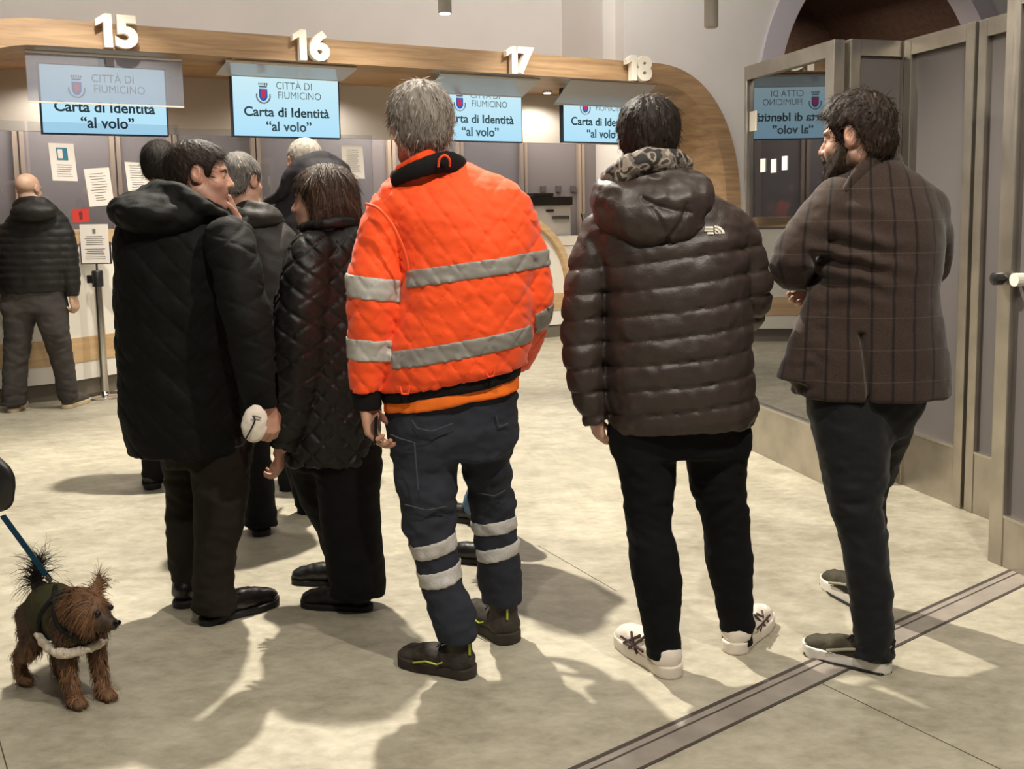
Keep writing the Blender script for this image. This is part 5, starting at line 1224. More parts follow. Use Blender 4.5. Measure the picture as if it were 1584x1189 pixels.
# ================================================================== man in the long black coat, looking right
def coat_man():
    Y = 3.5
    p = Person('man in a long black hooded coat looking right and holding a white face mask', (-1.17, 3.5), (-1.62, 3.12, -.02), (-.80, 3.95, 1.70), .006)
    hc = at(309, 273, Y); R = facing(74, -4, -3); k = .93
    torso = TR([(692, 206, 392, Y, .19), (640, 197, 392, Y, .20), (560, 190, 396, Y, .205), (480, 186, 398, Y, .205), (420, 184, 394, Y, .20), (380, 185, 384, Y, .19), (350, 190, 366, Y, .175), (330, 200, 350, Y, .155), (312, 214, 338, Y, .12), (300, 232, 322, Y, .09)])
    armR = LR([(318, 392, 372, 3.32), (326, 402, 410, 3.27), (338, 412, 460, 3.23), (352, 420, 510, 3.21), (366, 426, 570, 3.21), (376, 428, 612, 3.22), (384, 430, 630, 3.22)])
    armL = CR([(300, 360, 3.68, .07), (345, 420, 3.78, .065), (372, 440, 3.80, .058), (368, 380, 3.72, .05), (364, 338, 3.60, .04)])
    legR = LR([(298, 388, 702, 3.45), (300, 384, 750, 3.44), (302, 378, 800, 3.43), (301, 366, 850, 3.42), (298, 362, 900, 3.415), (298, 366, 930, 3.41), (300, 366, 944, 3.41)])
    legL = LR([(250, 330, 700, 3.58), (258, 322, 760, 3.58), (258, 318, 820, 3.58), (262, 310, 870, 3.58), (268, 306, 900, 3.58), (270, 304, 916, 3.58)])
    hip = TR([(715, 256, 386, 3.5, .13), (680, 246, 392, 3.5, .15), (630, 240, 390, 3.5, .16)])
    wr = at(412, 628, 3.22); wl = at(364, 340, 3.60)
    p.body(hc, R, (.50, .28, .20), torso, (legL, legR), ((np.vstack([armR[0][:-1], wr]), np.append(armR[1][:-1], .045)), armL),
           ((wr, (.10, 0, -1), (-.7, .6, 0), (.5, .4, .3), dict(curl=.8, k=.95)), (wl, (-.35, -.1, 1), (-.7, -.5, -.2), (.5, -.8, .2), dict(curl=.62, k=.92))), k=k, hip=hip, neck=at(285, 316, Y), stubble=.35)
    mc = cloth('black_coat', lin(9, 10, 9), .75, .25, 260, .08, .0, .2)
    def quilt(P):
        zq = at(300, 400, Y)[2]; g = lambda v: np.abs((v / .10) % 1 - .5) * 2
        th = np.arctan2(P[:, 1] - Y, P[:, 0] + 1.15) * .22
        e = np.minimum(1 - g(P[:, 2] + th), 1 - g(P[:, 2] - th)); fo = np.maximum(perlin(np.stack([P[:, 0] * 14 + P[:, 2] * 10, P[:, 1] * 12, P[:, 2] * 15 - P[:, 0] * 8], 1), 53), perlin(np.stack([P[:, 0] * 12 - P[:, 2] * 10, P[:, 1] * 12, P[:, 2] * 14 + P[:, 0] * 8], 1), 54)); return .0032 * (1 - np.exp(-(e / .12) ** 2)) + .006 * fbm(P, (7, 7, 8), 51, 3) + .004 * fo
    S = p.jacket(torso, [armR, armL], mc, disp=quilt, k=.014, name='coat')
    H = p.soft((-1.62, 3.15, 1.2), (-.85, 3.95, 1.68), .005)
    H.ball(at(258, 330, 3.44), (.175, .20, .078), frame((.25, 1, 0), (.12, 0, 1)), .02)
    H.tube([at(226, 318, 3.48), at(238, 297, 3.42), at(268, 296, 3.36), at(305, 312, 3.34), at(334, 330, 3.38), at(345, 336, 3.52), at(322, 322, 3.68), at(260, 300, 3.68), at(228, 306, 3.58)], [.030, .032, .030, .026, .022, .022, .028, .030, .030], .03)
    H.shape(lambda P: .007 * fbm(P, (9, 9, 13), 61, 3) + .006 * np.maximum(perlin(np.stack([P[:, 0] * 12 + P[:, 2] * 20, P[:, 1] * 12, P[:, 2] * 30 - P[:, 0] * 8], 1), 63), perlin(np.stack([P[:, 0] * 16, P[:, 1] * 14, P[:, 2] * 26 + P[:, 0] * 14], 1), 64)) + .002 * fbm(P, 26, 62, 2)); p.part('hood', H, mc, label='soft black quilted hood')
    p.trousers(hip, (legR, legL), cloth('olive_brown_trousers', lin(36, 31, 25), .9, .3, 400), wr=.008, seed=31)
    mu = mat('black_leather', lin(24, 20, 19), .28, bump=.1, bscale=90); ms = mat('dark_rubber', lin(22, 20, 20), .6)
    shoe(p.root, floor_pt(302, 958), floor_pt(420, 922), mu, ms, mu, .10, 'leather_shoe', .024, slim=True)
    shoe(p.root, floor_pt(284, 940), floor_pt(306, 884), mu, ms, mu, .10, 'leather_shoe', .024, slim=True)
    Hs = hair_shell(hc, R, k, [(a, b - (.01 if a < -.04 else 0)) for a, b in HZ_MALE], .012, (.0, .0, .006), rough=.004, seed=22)
    hair_mesh('hair', Hs, m_hair, p.root, (.020, .013, .009), 3000, .035, comb_from(hc, R, k, (0, -.07, .10), .5, .1), alt=(.05, .032, .022), altw=.2, lift=.25, width=.0018, seed=17)
coat_man()
def mask():
    c = at(394, 655, 3.13); S = Soft(c - .12, c + .12, .004); Rm = frame((.25, -1, .1), (.15, 0, 1))
    S.ball(c, (.040, .026, .058), Rm, .01); T = S.copy(); T2 = Soft(c - .12, c + .12, .004); T2.ball(c + np.array([.01, .02, 0]), (.037, .026, .054), Rm, .01); S.D = np.maximum(S.D, -T2.D); S.shape(lambda P: .002 * fbm(P, 50, 3, 2))
    root = thing('face_mask', c, 'white moulded face mask with dark strap hanging from the hand of the coat man', 'face mask')
    skin(S, 'shell', mat('mask_white', lin(216, 206, 194), .8), root, 1)
    g = lambda x, y, z: c + Rm @ np.array([x, y, z])
    MB().tube(crom(np.array([g(-.018, .032, .022), g(.008, .034, .026), g(.0, .034, .012), g(.018, .030, -.038), g(.030, .015, -.066), g(.05, .0, -.075)]), 4), .0026, 6).build('strap', m_black_plastic, root, True)
mask()

# ================================================================== woman in the black quilted coat, looking left
def woman():
    Y = 3.58
    p = Person('woman with a dark brown bob in a black quilted coat facing left', (-.69, 3.58), (-1.02, 3.2, -.02), (-.25, 4.0, 1.62), .006)
    hc = at(497, 312, Y); R = facing(-78, -2, 2); k = .93
    torso = TR([(706, 444, 582, Y, .17), (640, 440, 586, Y, .175), (560, 432, 588, Y, .18), (490, 428, 590, Y, .185), (440, 436, 590, Y, .18), (400, 446, 588, Y, .17), (372, 456, 580, Y, .15), (356, 468, 570, Y, .115), (345, 482, 556, Y, .085)])
    armL = LR([(448, 520, 395, 3.44), (436, 512, 440, 3.42), (428, 505, 490, 3.41), (425, 500, 540, 3.41), (423, 490, 600, 3.42), (420, 474, 650, 3.42), (420, 456, 690, 3.42)])
    armR = CR([(500, 390, 3.74, .065), (470, 470, 3.78, .06), (450, 560, 3.76, .055), (440, 640, 3.70, .05)])
    leg1 = LR([(490, 590, 705, 3.55), (492, 588, 760, 3.53), (498, 590, 820, 3.52), (505, 593, 870, 3.51), (510, 596, 905, 3.50), (513, 594, 916, 3.50)])
    leg2 = LR([(446, 540, 705, 3.64), (462, 545, 760, 3.66), (488, 550, 810, 3.70), (500, 556, 850, 3.73), (510, 560, 880, 3.75)])
    hip = TR([(720, 452, 584, Y, .13), (690, 448, 584, Y, .14), (640, 448, 582, Y, .14)])
    w1 = at(432, 690, 3.42)
    p.body(hc, R, (.58, .33, .24), torso, (leg1, leg2), (armL, armR), ((w1, (0, -.1, -1), (-1, 0, 0), (-.2, 1, 0), dict(curl=.7, k=.85)),), k=k, female=True, hip=hip, neck=at(512, 352, Y), lips=(.45, .15, .14))
    mc = cloth('black_quilted_nylon', lin(13, 10, 10), .55, .2, 200, .06, 0, .45)
    def quilt(P):
        a = np.arctan2(P[:, 0] + .66, -(P[:, 1] - Y)) * .19; g = lambda v: np.abs((v / .082) % 1 - .5) * 2
        e = np.minimum(1 - g(P[:, 2] + a), 1 - g(P[:, 2] - a)); return .007 * (1 - np.exp(-(e / .16) ** 2)) + .006 * fbm(P, 12, 71, 3)
    p.jacket(torso, [armL, armR], mc, disp=quilt, k=.012, name='coat')
    C = p.soft((-1.02, 3.25, 1.15), (-.3, 3.95, 1.5), .005); C.tube([at(468, 352, 3.52), at(490, 348, 3.45), at(525, 344, 3.46), at(552, 344, 3.56), at(535, 344, 3.68), at(490, 348, 3.68), at(466, 352, 3.58)], [.015] * 7, .01, flat=((0, 0, 1), 1.2)); C.shape(lambda P: .003 * fbm(P, 30, 2)); p.part('collar', C, mc)
    p.trousers(hip, (leg1, leg2), cloth('black_wide_trousers', lin(16, 15, 16), .85), wr=.006, seed=41)
    mu = mat('black_shoe', lin(18, 16, 16), .45); ms = mat('black_sole', lin(16, 15, 15), .7)
    shoe(p.root, floor_pt(582, 944), floor_pt(478, 938), mu, ms, None, .09, 'shoe', .022, slim=True)
    shoe(p.root, floor_pt(580, 898), floor_pt(488, 895), mu, ms, None, .09, 'shoe', .022, slim=True)
    HZ = [(.14, .070), (.098, .058), (.075, .046), (.055, .036), (.036, .02), (.018, -.04), (.006, -.11), (-.02, -.125), (-.14, -.13)]
    def ex(S, g):
        S.tube([g(0, -.05, .04), g(0, -.055, -.06), g(0, -.05, -.125)], [.085 * k, .096 * k, .088 * k], .03, flat=(R[:, 0], 1.0))
        for s in (-1, 1): S.tube([g(s * .062, -.01, .06), g(s * .078, -.022, -.02), g(s * .076, -.020, -.09), g(s * .068, -.01, -.118)], [.03, .026, .028, .022], .03)
    Hs = hair_shell(hc, R, k, HZ, .016, (.006, .0, .004), rough=.005, seed=33, extra=ex, low=.25)
    hair_mesh('hair', Hs, m_hair, p.root, (.024, .013, .008), 5000, .055, lambda P: np.tile(-R[:, 2], (len(P), 1)) + .25 * comb_from(hc, R, k, (0, 0, .13), 0, 0)(P) * np.clip(((P - hc) @ R[:, 2]) / .08, 0, 1)[:, None], alt=(.11, .06, .035), altw=.22, lift=.02, grav=.05, width=.002, seed=18, fringe=lambda V: ((V - hc) @ R[:, 1] < .035))
    V, Q = Hs.mesh(1); N = normals(V, Q); q = (V - hc) @ R; bs = (q[:, 1] > .04) & (q[:, 2] > .055); v2, q2, c2 = strands(V, N, 500, .05, lambda P: np.tile(-R[:, 2] * .9 + R[:, 1] * .3, (len(P), 1)), (.034, .019, .012), lift=.12, grav=.1, width=.002, seed=19, sel=bs); link_mesh('fringe', v2, q2, m_hair, p.root, True, c2)
woman()

# ================================================================== people further back
def back_man(label, lo, hi, hc, R, k, torso, arms, legs, hip, mj, mt, shoes, hairc, tone=(.48, .27, .2), h=.009, hz=HZ_SHORT, thick=.010, hlen=.02, n=1500, hands=(), neck=None, disp=None, alt=None, altw=0.0, hood=None, foot=None, mshoe=None, msole=None, bald=False, stub=0.0, strand_lift=.3, hood_mat=None):
    p = Person(label, foot, lo, hi, h)
    if len(hands) < 2:                                               # hands at the free sleeve ends
        for P_, R_ in arms:
            if not any(np.linalg.norm(P_[-1] - h_[0]) < .15 for h_ in hands): v_ = unit(P_[-1] - P_[-2]); sd = np.sign((P_[-1] - np.array([foot[0], foot[1], 0])) @ R[:, 0]); hands = tuple(hands) + ((P_[-1] - v_ * .01, v_, -R[:, 0] * sd, R[:, 1] + .01 * ZX, dict(curl=.6)),)
    p.body(hc, R, tone, torso, legs, arms, hands, k=k, hip=hip, neck=neck, headh=.0055, stubble=stub)
    p.jacket(torso, arms, mj, disp=disp, k=.015, wr=.006, seed=int(abs(hc[0]) * 100))
    if hood: 
        H = p.soft(None, None, .007); hood(H); H.shape(lambda P: .006 * fbm(P, 10, 5, 3)); p.part('hood', H, hood_mat or mj)
    p.trousers(hip, legs, mt, wr=.010, seed=int(abs(hc[1]) * 100))
    for a, b, nm in shoes: shoe(p.root, a, b, mshoe or m_black_leather, msole or m_black_rubber, None, .10, nm, .028)
    if not bald:
        Hs = hair_shell(hc, R, k, hz, thick, h=.006, rough=.003, seed=int(abs(hc[2]) * 1000)); hair_mesh('hair', Hs, m_hair_soft, p.root, hairc, n, hlen, comb_from(hc, R, k, (0, -.06, .11), .0, .3), alt=alt, altw=altw, lift=strand_lift, width=.0024, seed=3)
    return p
m_black_leather = mat('dull_black_leather', lin(24, 22, 22), .4); m_black_rubber = mat('grey_rubber', lin(30, 28, 27), .7)
mj_brown = cloth('brown_black_parka', lin(30, 24, 21), .6, .2, 200, .08, 0, .45); mj_navy = cloth('navy_black_parka', lin(30, 28, 32), .75); mj_black = cloth('black_down', lin(20, 18, 17), .6, .2, 200, .06, 0, .45)
mt_black = cloth('plain_black_trousers', lin(20, 19, 20), .85); mt_grey = cloth('grey_jeans', lin(70, 66, 64), .9, .4, 400, .15); mt_blue = cloth('blue_jeans', lin(84, 112, 140), .9, .4, 400, .2)

def group():
    # grey-black haired man right behind the coat man, turned to the desks
    Y = 4.42; torso = TR([(560, 352, 470, Y, .14), (500, 350, 474, Y, .15), (440, 350, 476, Y, .15), (400, 350, 472, Y, .145), (366, 352, 458, Y, .13), (345, 356, 440, Y, .11), (328, 360, 425, Y, .09), (315, 366, 412, Y, .075)])
    aR = LR([(420, 470, 390, Y), (432, 482, 440, Y), (436, 482, 490, Y)]); aR = (np.vstack([aR[0], CR([(448, 520, 4.6, .05), (430, 505, 4.72, .045)])[0]]), np.append(aR[1], [.05, .045])); aL = LR([(340, 384, 390, Y), (332, 376, 440, Y), (330, 372, 500, Y), (334, 372, 560, Y)])
    hip = TR([(610, 362, 470, Y, .12), (575, 360, 470, Y, .13), (530, 358, 468, Y, .13)])
    lR = LR([(415, 472, 610, Y + .12), (430, 484, 680, Y + .18), (448, 494, 740, Y + .24), (462, 500, 790, Y + .3), (466, 500, 802, Y + .32)]); lL = LR([(362, 424, 610, Y), (378, 418, 690, Y), (380, 424, 750, Y - .02), (378, 428, 800, Y - .03), (379, 428, 812, Y - .03)])
    def hood(H): H.ball(at(395, 336, Y - .07), (.11, .09, .055), None, .02); H.tube([at(364, 322, Y - .02), at(392, 318, Y - .1), at(418, 326, Y - .08), at(432, 344, Y)], [.024, .026, .026, .024], .02)
    back_man('grey and black haired man in a brown black jacket right behind the coat man', (-1.55, 4.1, -.02), (-.75, 4.95, 1.75), at(372, 281, Y), facing(22, -3), .98, torso, (aR, aL), (lR, lL), hip, mj_brown, mt_black, [(floor_pt(400, 828), floor_pt(388, 800), 'shoe'), (floor_pt(486, 812), floor_pt(484, 786), 'shoe')], (.03, .026, .024), alt=(.34, .31, .28), altw=.35, hood=hood, foot=(-1.1, Y), neck=at(385, 325, Y), thick=.012, hlen=.025)
    # tall crew-cut man with a hood on his back
    Y = 5.12; torso = TR([(560, 415, 535, Y, .15), (480, 412, 538, Y, .16), (420, 412, 540, Y, .16), (370, 414, 538, Y, .155), (335, 420, 532, Y, .14), (312, 430, 522, Y, .12), (295, 442, 508, Y, .095), (280, 450, 500, Y, .08)])
    aL = LR([(408, 452, 350, Y), (402, 446, 400, Y), (400, 442, 460, Y), (402, 440, 520, Y), (404, 438, 560, Y)]); aR = LR([(506, 546, 350, Y), (514, 552, 400, Y), (514, 552, 460, Y), (512, 548, 520, Y), (510, 544, 560, Y)])
    hip = TR([(600, 424, 528, Y, .12), (570, 422, 530, Y, .13), (530, 420, 532, Y, .13)]); z = lambda a, b, y, YY: (a, b, y, YY)
    lL = LR([(424, 474, 600, Y), (428, 470, 660, Y), (430, 466, 730, Y), (432, 464, 765, Y)]); lR = LR([(478, 528, 600, Y), (482, 524, 660, Y), (484, 520, 730, Y), (486, 518, 765, Y)])
    def hood(H):
        H.ball(at(500, 278, Y - .06), (.125, .13, .105), None, .02); H.tube([at(412, 312, Y + .02), at(436, 300, Y - .08), at(452, 268, Y - .10), at(474, 250, Y - .08), at(505, 246, Y - .05), at(530, 262, Y), at(536, 285, Y + .05)], [.018, .032, .036, .036, .036, .034, .034], .03)
    back_man('tall man with cropped grey hair and a large dark hood down his back', (-1.45, 4.75, -.02), (-.74, 5.55, 1.88), at(471, 252, Y + .02), facing(-32, -4), 1.0, torso, (aL, aR), (lL, lR), hip, mj_navy, mt_black, [(floor_pt(448, 778), floor_pt(446, 756), 'shoe'), (floor_pt(502, 776), floor_pt(504, 754), 'shoe')], (.40, .36, .31), n=2600, hlen=.008, thick=.006, alt=(.2, .17, .15), altw=.3, hood=hood, foot=(-1.05, Y), neck=at(476, 290, Y), stub=.3, strand_lift=1.2)
    # dark haired man, mostly hidden behind the coat man
    Y = 5.2; torso = TR([(540, 205, 320, Y, .15), (470, 202, 322, Y, .15), (400, 202, 322, Y, .15), (350, 206, 318, Y, .14), (320, 214, 308, Y, .12), (302, 226, 292, Y, .095), (290, 234, 280, Y, .08)])
    aL = LR([(200, 242, 345, Y), (196, 238, 400, Y), (198, 236, 470, Y), (202, 236, 540, Y)]); aR = LR([(284, 324, 345, Y), (290, 328, 400, Y), (290, 326, 470, Y), (286, 322, 540, Y)])
    hip = TR([(585, 212, 314, Y, .12), (550, 210, 316, Y, .13), (510, 208, 316, Y, .13)]); lL = LR([(212, 260, 585, Y), (216, 256, 650, Y), (220, 252, 720, Y), (222, 250, 748, Y)]); lR = LR([(266, 314, 585, Y), (268, 310, 650, Y), (270, 304, 720, Y), (272, 302, 748, Y)])
    pp = back_man('dark haired man with a pale collar, mostly hidden behind the coat man', (-2.2, 4.85, -.02), (-1.4, 5.6, 1.85), at(250, 257, Y), facing(4, -4), 1.0, torso, (aL, aR), (lL, lR), hip, mj_black, mt_black, [(floor_pt(238, 765), floor_pt(236, 742), 'shoe'), (floor_pt(288, 765), floor_pt(290, 742), 'shoe')], (.011, .008, .006), n=1800, hlen=.035, thick=.014, hz=HZ_MALE, foot=(-1.8, Y), neck=at(255, 298, Y))
    C = pp.soft(None, None, .007); C.tube([at(230, 292, Y), at(240, 290, Y - .07), at(262, 290, Y - .09), at(280, 292, Y - .04)], [.014] * 4, .01, flat=((0, 0, 1), 1.6)); pp.part('shirt_collar', C, cloth('pale_collar', lin(200, 186, 150)))
    # bald man at the desk
    Y = 7.4; torso = TR([(452, 4, 104, Y, .14), (420, 2, 106, Y, .15), (385, 2, 108, Y, .15), (355, 6, 106, Y, .14), (335, 16, 98, Y, .125), (322, 26, 86, Y, .10), (312, 32, 76, Y, .08)])
    aR = LR([(84, 114, 362, Y), (92, 120, 395, Y), (96, 122, 425, Y), (100, 122, 450, Y), (102, 121, 458, Y)]); aL = LR([(-8, 22, 362, Y), (-14, 14, 395, Y), (-16, 10, 425, Y), (-14, 8, 452, Y)])
    hip = TR([(482, 6, 103, Y, .115), (462, 4, 103, Y, .125), (440, 6, 102, Y, .125)])
    lL = LR([(5, 57, 480, Y), (8, 48, 520, Y), (6, 42, 565, Y), (5, 40, 605, Y), (5, 38, 626, Y)]); lR = LR([(54, 103, 480, Y), (64, 106, 510, Y), (78, 112, 550, Y + .05), (88, 118, 595, Y + .1), (92, 120, 618, Y + .12)])
    wr = at(112, 456, Y)
    def ribs(P): return .006 * (np.abs(np.sin(P[:, 2] * 62 + .8 * P[:, 0])) ** .6) * (P[:, 2] > .9)
    def hood(H): H.ball(at(52, 328, Y - .12), (.16, .10, .075), None, .02); H.tube([at(28, 318, Y), at(40, 312, Y - .09), at(66, 314, Y - .1), at(82, 326, Y - .02)], [.04] * 4, .02)
    back_man('bald man in a black ribbed down jacket and grey jeans at the desk', (-4.25, 7.0, -.02), (-3.1, 7.85, 1.76), at(44, 293, Y + .02), facing(10, -6), .96, torso, (aR, aL), (lL, lR), hip, mj_black, mt_grey, [(floor_pt(14, 642), floor_pt(32, 628), 'shoe'), (floor_pt(100, 632), floor_pt(134, 620), 'shoe')], (.1, .1, .1), tone=(.52, .33, .23), hands=((wr, (.15, .1, -1), (-1, .2, 0), (-.1, 1, 0), dict(curl=.9, k=1.1)),), bald=True, disp=ribs, hood=hood, foot=(-3.55, Y), neck=at(50, 320, Y), mshoe=mat('grey_trainer', lin(70, 64, 58), .7), msole=mat('cream_sole', lin(190, 172, 140), .7))
    # someone at the very edge of the frame beside the bald man
    q = lambda o: (o[0] + np.array([-.56, -.22, 0]), o[1]); tq = [(z_, cx - .56, cy - .22, w * .92, d) for z_, cx, cy, w, d in torso]; hq = [(z_, cx - .56, cy - .22, w * .92, d) for z_, cx, cy, w, d in hip]
    back_man('person in dark coat and boots beside the bald man, almost out of frame', (-4.85, 6.7, -.02), (-3.6, 7.7, 1.76), at(44, 293, Y) + np.array([-.58, -.22, 0]), facing(0, -4), .96, tq, (q(aR), q(aL)), (q(lL), q(lR)), hq, mj_black, mt_black, [(floor_pt(14, 642) + [-.56, -.22, 0], floor_pt(24, 626) + [-.56, -.22, 0], 'boot'), (floor_pt(100, 632) + [-.56, -.22, 0], floor_pt(104, 616) + [-.56, -.22, 0], 'boot')], (.03, .02, .015), foot=(-4.12, Y - .2), neck=at(50, 320, Y) + np.array([-.56, -.22, 0]), hz=HZ_MALE, n=600)
    # person hidden behind the orange jacket: only jeans, dark shoes and a coat edge show
    Y = 3.95; torso = TR([(640, 690, 800, Y, .15), (560, 690, 800, Y, .15), (480, 686, 798, Y, .15), (420, 680, 792, Y, .145), (385, 684, 780, Y, .13), (365, 692, 762, Y, .105), (350, 700, 742, Y, .08)])
    aL = LR([(672, 716, 410, Y), (674, 718, 450, Y), (680, 720, 500, Y), (684, 718, 560, Y)]); aR = LR([(752, 800, 410, Y), (760, 804, 450, Y), (764, 806, 500, Y), (764, 804, 560, Y)])
    hip = TR([(660, 696, 796, Y, .12), (630, 694, 798, Y, .13), (590, 694, 798, Y, .13)])
    lL = LR([(722, 772, 660, Y), (732, 770, 720, Y), (736, 770, 780, Y), (738, 770, 832, Y), (738, 770, 842, Y)]); lR = LR([(748, 794, 660, Y + .2), (732, 768, 720, Y + .42), (718, 750, 770, Y + .52), (716, 748, 784, Y + .55)])
    back_man('person hidden behind the orange jacket, only blue jeans and black shoes showing', (-.6, 3.62, -.02), (.1, 4.9, 1.75), at(712, 312, Y), facing(10, 0), .90, torso, (aL, aR), (lL, lR), hip, mj_black, mt_blue, [(floor_pt(762, 852), floor_pt(700, 846), 'shoe'), (floor_pt(742, 806), floor_pt(695, 800), 'shoe')], (.03, .02, .015), foot=(-.3, Y), neck=at(718, 352, Y), hz=HZ_MALE, n=800)
group()
# ================================================================== small terrier
def dog():
    root = thing('dog', (-1.375, 2.895, 0), 'small shaggy brown terrier in an olive vest with white fleece trim', 'dog')
    o = np.array([-1.375, 2.895, 0]); f = unit([.206, -.15, 0]); r = np.array([f[1], -f[0], 0]); Rd = np.stack([r, f, ZX], 1); G = lambda x, y, z: o + Rd @ np.array([x, y, z])
    S = Soft(o + [-.30, -.26, -.01], o + [.34, .26, .42], .0042)
    S.ball(G(0, .075, .232), (.060, .075, .070), Rd, .02); S.ball(G(0, -.01, .236), (.055, .09, .060), Rd, .04); S.ball(G(0, -.075, .238), (.056, .06, .062), Rd, .04)
    for s, dy in ((-1, .015), (1, -.01)):
        S.tube([G(s * .036, .095 + dy, .21), G(s * .038, .10 + dy, .10), G(s * .038, .115 + dy, .02)], [.032, .021, .019], .02); S.ball(G(s * .038, .130 + dy, .016), (.022, .030, .016), Rd, .012)
        for q in (-1, 0, 1): S.ball(G(s * .038 + q * .011, .152 + dy, .011), (.0085, .012, .010), Rd, .004)
    for s, dy in ((-1, .02), (1, -.02)):
        S.tube([G(s * .036, -.085 + dy, .22), G(s * .044, -.075 + dy, .135), G(s * .046, -.145 + dy, .085), G(s * .046, -.135 + dy, .02)], [.042, .032, .019, .018], .02, sub=2); S.ball(G(s * .046, -.118 + dy, .015), (.02, .028, .015), Rd, .012)
    hc = at(139, 944, 2.80); fh = unit([.93, -.36, -.12]); Rh = frame(fh); H = lambda x, y, z: hc + Rh @ np.array([x, y, z])
    S.tube([G(0, .08, .25), G(0, .11, .285), H(0, -.02, -.01)], [.06, .05, .045], .03)
    S.ball(hc, (.050, .052, .048), Rh, .02); S.ball(H(0, .02, -.022), (.036, .035, .026), Rh, .02)
    S.tube([H(0, .035, -.012), H(0, .062, -.018), H(0, .082, -.020)], [.028, .021, .016], .012); S.tube([H(0, .03, -.036), H(0, .065, -.036)], [.017, .011], .008)
    S.tube([H(-.012, .088, -.031), H(0, .094, -.0295), H(.012, .088, -.031)], [.0012] * 3, .002, 'sub')
    S.ball(H(0, .097, -.012), (.010, .008, .008), Rh, .004)
    for s in (-1, 1):
        S.ball(H(s * .021, .043, .010), (.0085, .0085, .0085), Rh, .002)
        S.tube([H(s * .032, -.01, .032), H(s * .046, -.016, .058), H(s * .052, -.018, .086)], [.020, .016, .004], .008, flat=(Rh @ unit([-.2 * s, 1, .1]), .45)); S.ball(H(s * .044, -.004, .056), (.010, .006, .018), Rh, .004, 'sub')
    tail = [G(0, -.11, .265), G(0, -.125, .305), G(0, -.115, .345), G(0, -.105, .375)]
    S.tube(tail, [.02, .016, .013, .008], .015)
    tan, dark, blk = np.array(lin(108, 76, 50)[:3]), np.array(lin(62, 42, 30)[:3]), np.array(lin(20, 17, 16)[:3])
    def col(V):
        q = (V - o) @ Rd; C = np.tile(dark, (len(V), 1)); leg = np.clip((.17 - q[:, 2]) / .05, 0, 1)[:, None]; C = C * (1 - leg) + tan * leg
        h = (V - hc) @ Rh; hd = np.clip((.10 - np.linalg.norm(h, axis=1)) / .02, 0, 1)[:, None] * (q[:, 1:2] > .02); C = C * (1 - hd) + tan * 1.05 * hd
        tl = ((q[:, 1] < -.085) & (q[:, 2] > .292))[:, None]; C = np.where(tl, blk, C)
        mz = (np.clip((h[:, 1] - .03) / .03, 0, 1) * (np.abs(h[:, 0]) < .03))[:, None] * hd; C = C * (1 - .75 * mz) + blk * .75 * mz
        ey = np.minimum(np.linalg.norm(h - [.021, .043, .01], axis=1), np.linalg.norm(h - [-.021, .043, .01], axis=1)); C = np.where((ey < .0105)[:, None], blk * .5, C)
        C = np.where((np.linalg.norm(h - [0, .097, -.012], axis=1) < .0125)[:, None], blk * .5, C)
        return np.clip(C * (1 + .2 * fbm(V, 45, 3, 2))[:, None], .002, 1)
    m_dog = mat('dog_coat', (.1, .06, .03, 1), .65, attr=True); V, Q = S.mesh(1); N = normals(V, Q); C = col(V)
    link_mesh('body', V, Q, m_dog, root, True, C)
    # hair strands
    q = (V - o) @ Rd; h = (V - hc) @ Rh; hn = np.linalg.norm(h, axis=1); ishead = (hn < .105) & (q[:, 1] > .02)
    nearest_eye = np.minimum(np.linalg.norm(h - [.0245, .05, .012], axis=1), np.linalg.norm(h - [-.0245, .05, .012], axis=1)); ishead = ishead & (nearest_eye > .016); face = ishead & (h[:, 1] > .045) & (np.abs(h[:, 0]) < .035); paws = q[:, 2] < .03; tl = (q[:, 1] < -.085) & (q[:, 2] > .292); leg = (q[:, 2] < .19) & ~paws & ~ishead; trunk = ~ishead & ~tl & ~leg & ~paws
    VV, QQ, CC = [], [], []; off = 0
    def add(sel, n, L, comb, lift, grav, w, seed, mul=1.0):
        nonlocal off
        idx = np.nonzero(sel)[0]; rr = np.random.default_rng(seed); pick = rr.choice(idx, n); v2, q2, c2 = strands(V[pick], N[pick], n, L, comb, (.1, .1, .1), vary=0, width=w, lift=lift, grav=grav, seed=seed, seg=4)
        # colours follow the coat under each root
        d = v2.reshape(n, 10, 3)[:, 0]; k_ = col(d) * (1 + .45 * rr.normal(0, 1, (n, 1))) * mul; c2 = np.repeat(np.clip(k_, .003, 1), 10, 0)
        VV.append(v2); QQ.append(q2 + off); CC.append(c2); off += len(v2)
    dn = -ZX
    add(ishead & ~face, 2600, .042, lambda P: (P - H(0, .05, .03)) / .06 + dn * .5, .35, .18, .0020, 1); add(face, 500, .014, lambda P: np.tile(dn * .8 - fh * .4, (len(P), 1)), .3, .1, .0014, 2)
    add(ishead & (h[:, 2] < -.01) & (h[:, 1] < .05), 900, .05, lambda P: np.tile(dn - fh * .3, (len(P), 1)), .3, .25, .002, 3)
    add(leg, 4800, .040, lambda P: np.tile(dn - f * .25, (len(P), 1)), .75, .16, .0021, 4, 1.35); add(paws, 1100, .022, lambda P: np.tile(dn * .4 + f, (len(P), 1)), .2, .1, .0015, 5)
    add(trunk, 1800, .03, lambda P: np.tile(dn * .7 - f, (len(P), 1)), .3, .1, .0018, 6); add(tl, 320, .075, lambda P: (P - G(0, -.115, .28)) / .1 + rng.normal(0, .6, (len(P), 3)), .6, .34, .0026, 7, .9)
    link_mesh('hair', np.vstack(VV), np.vstack(QQ), m_dog, root, True, np.vstack(CC))
    m_eye = mat('dark_glossy_eye', lin(14, 10, 9), .12)
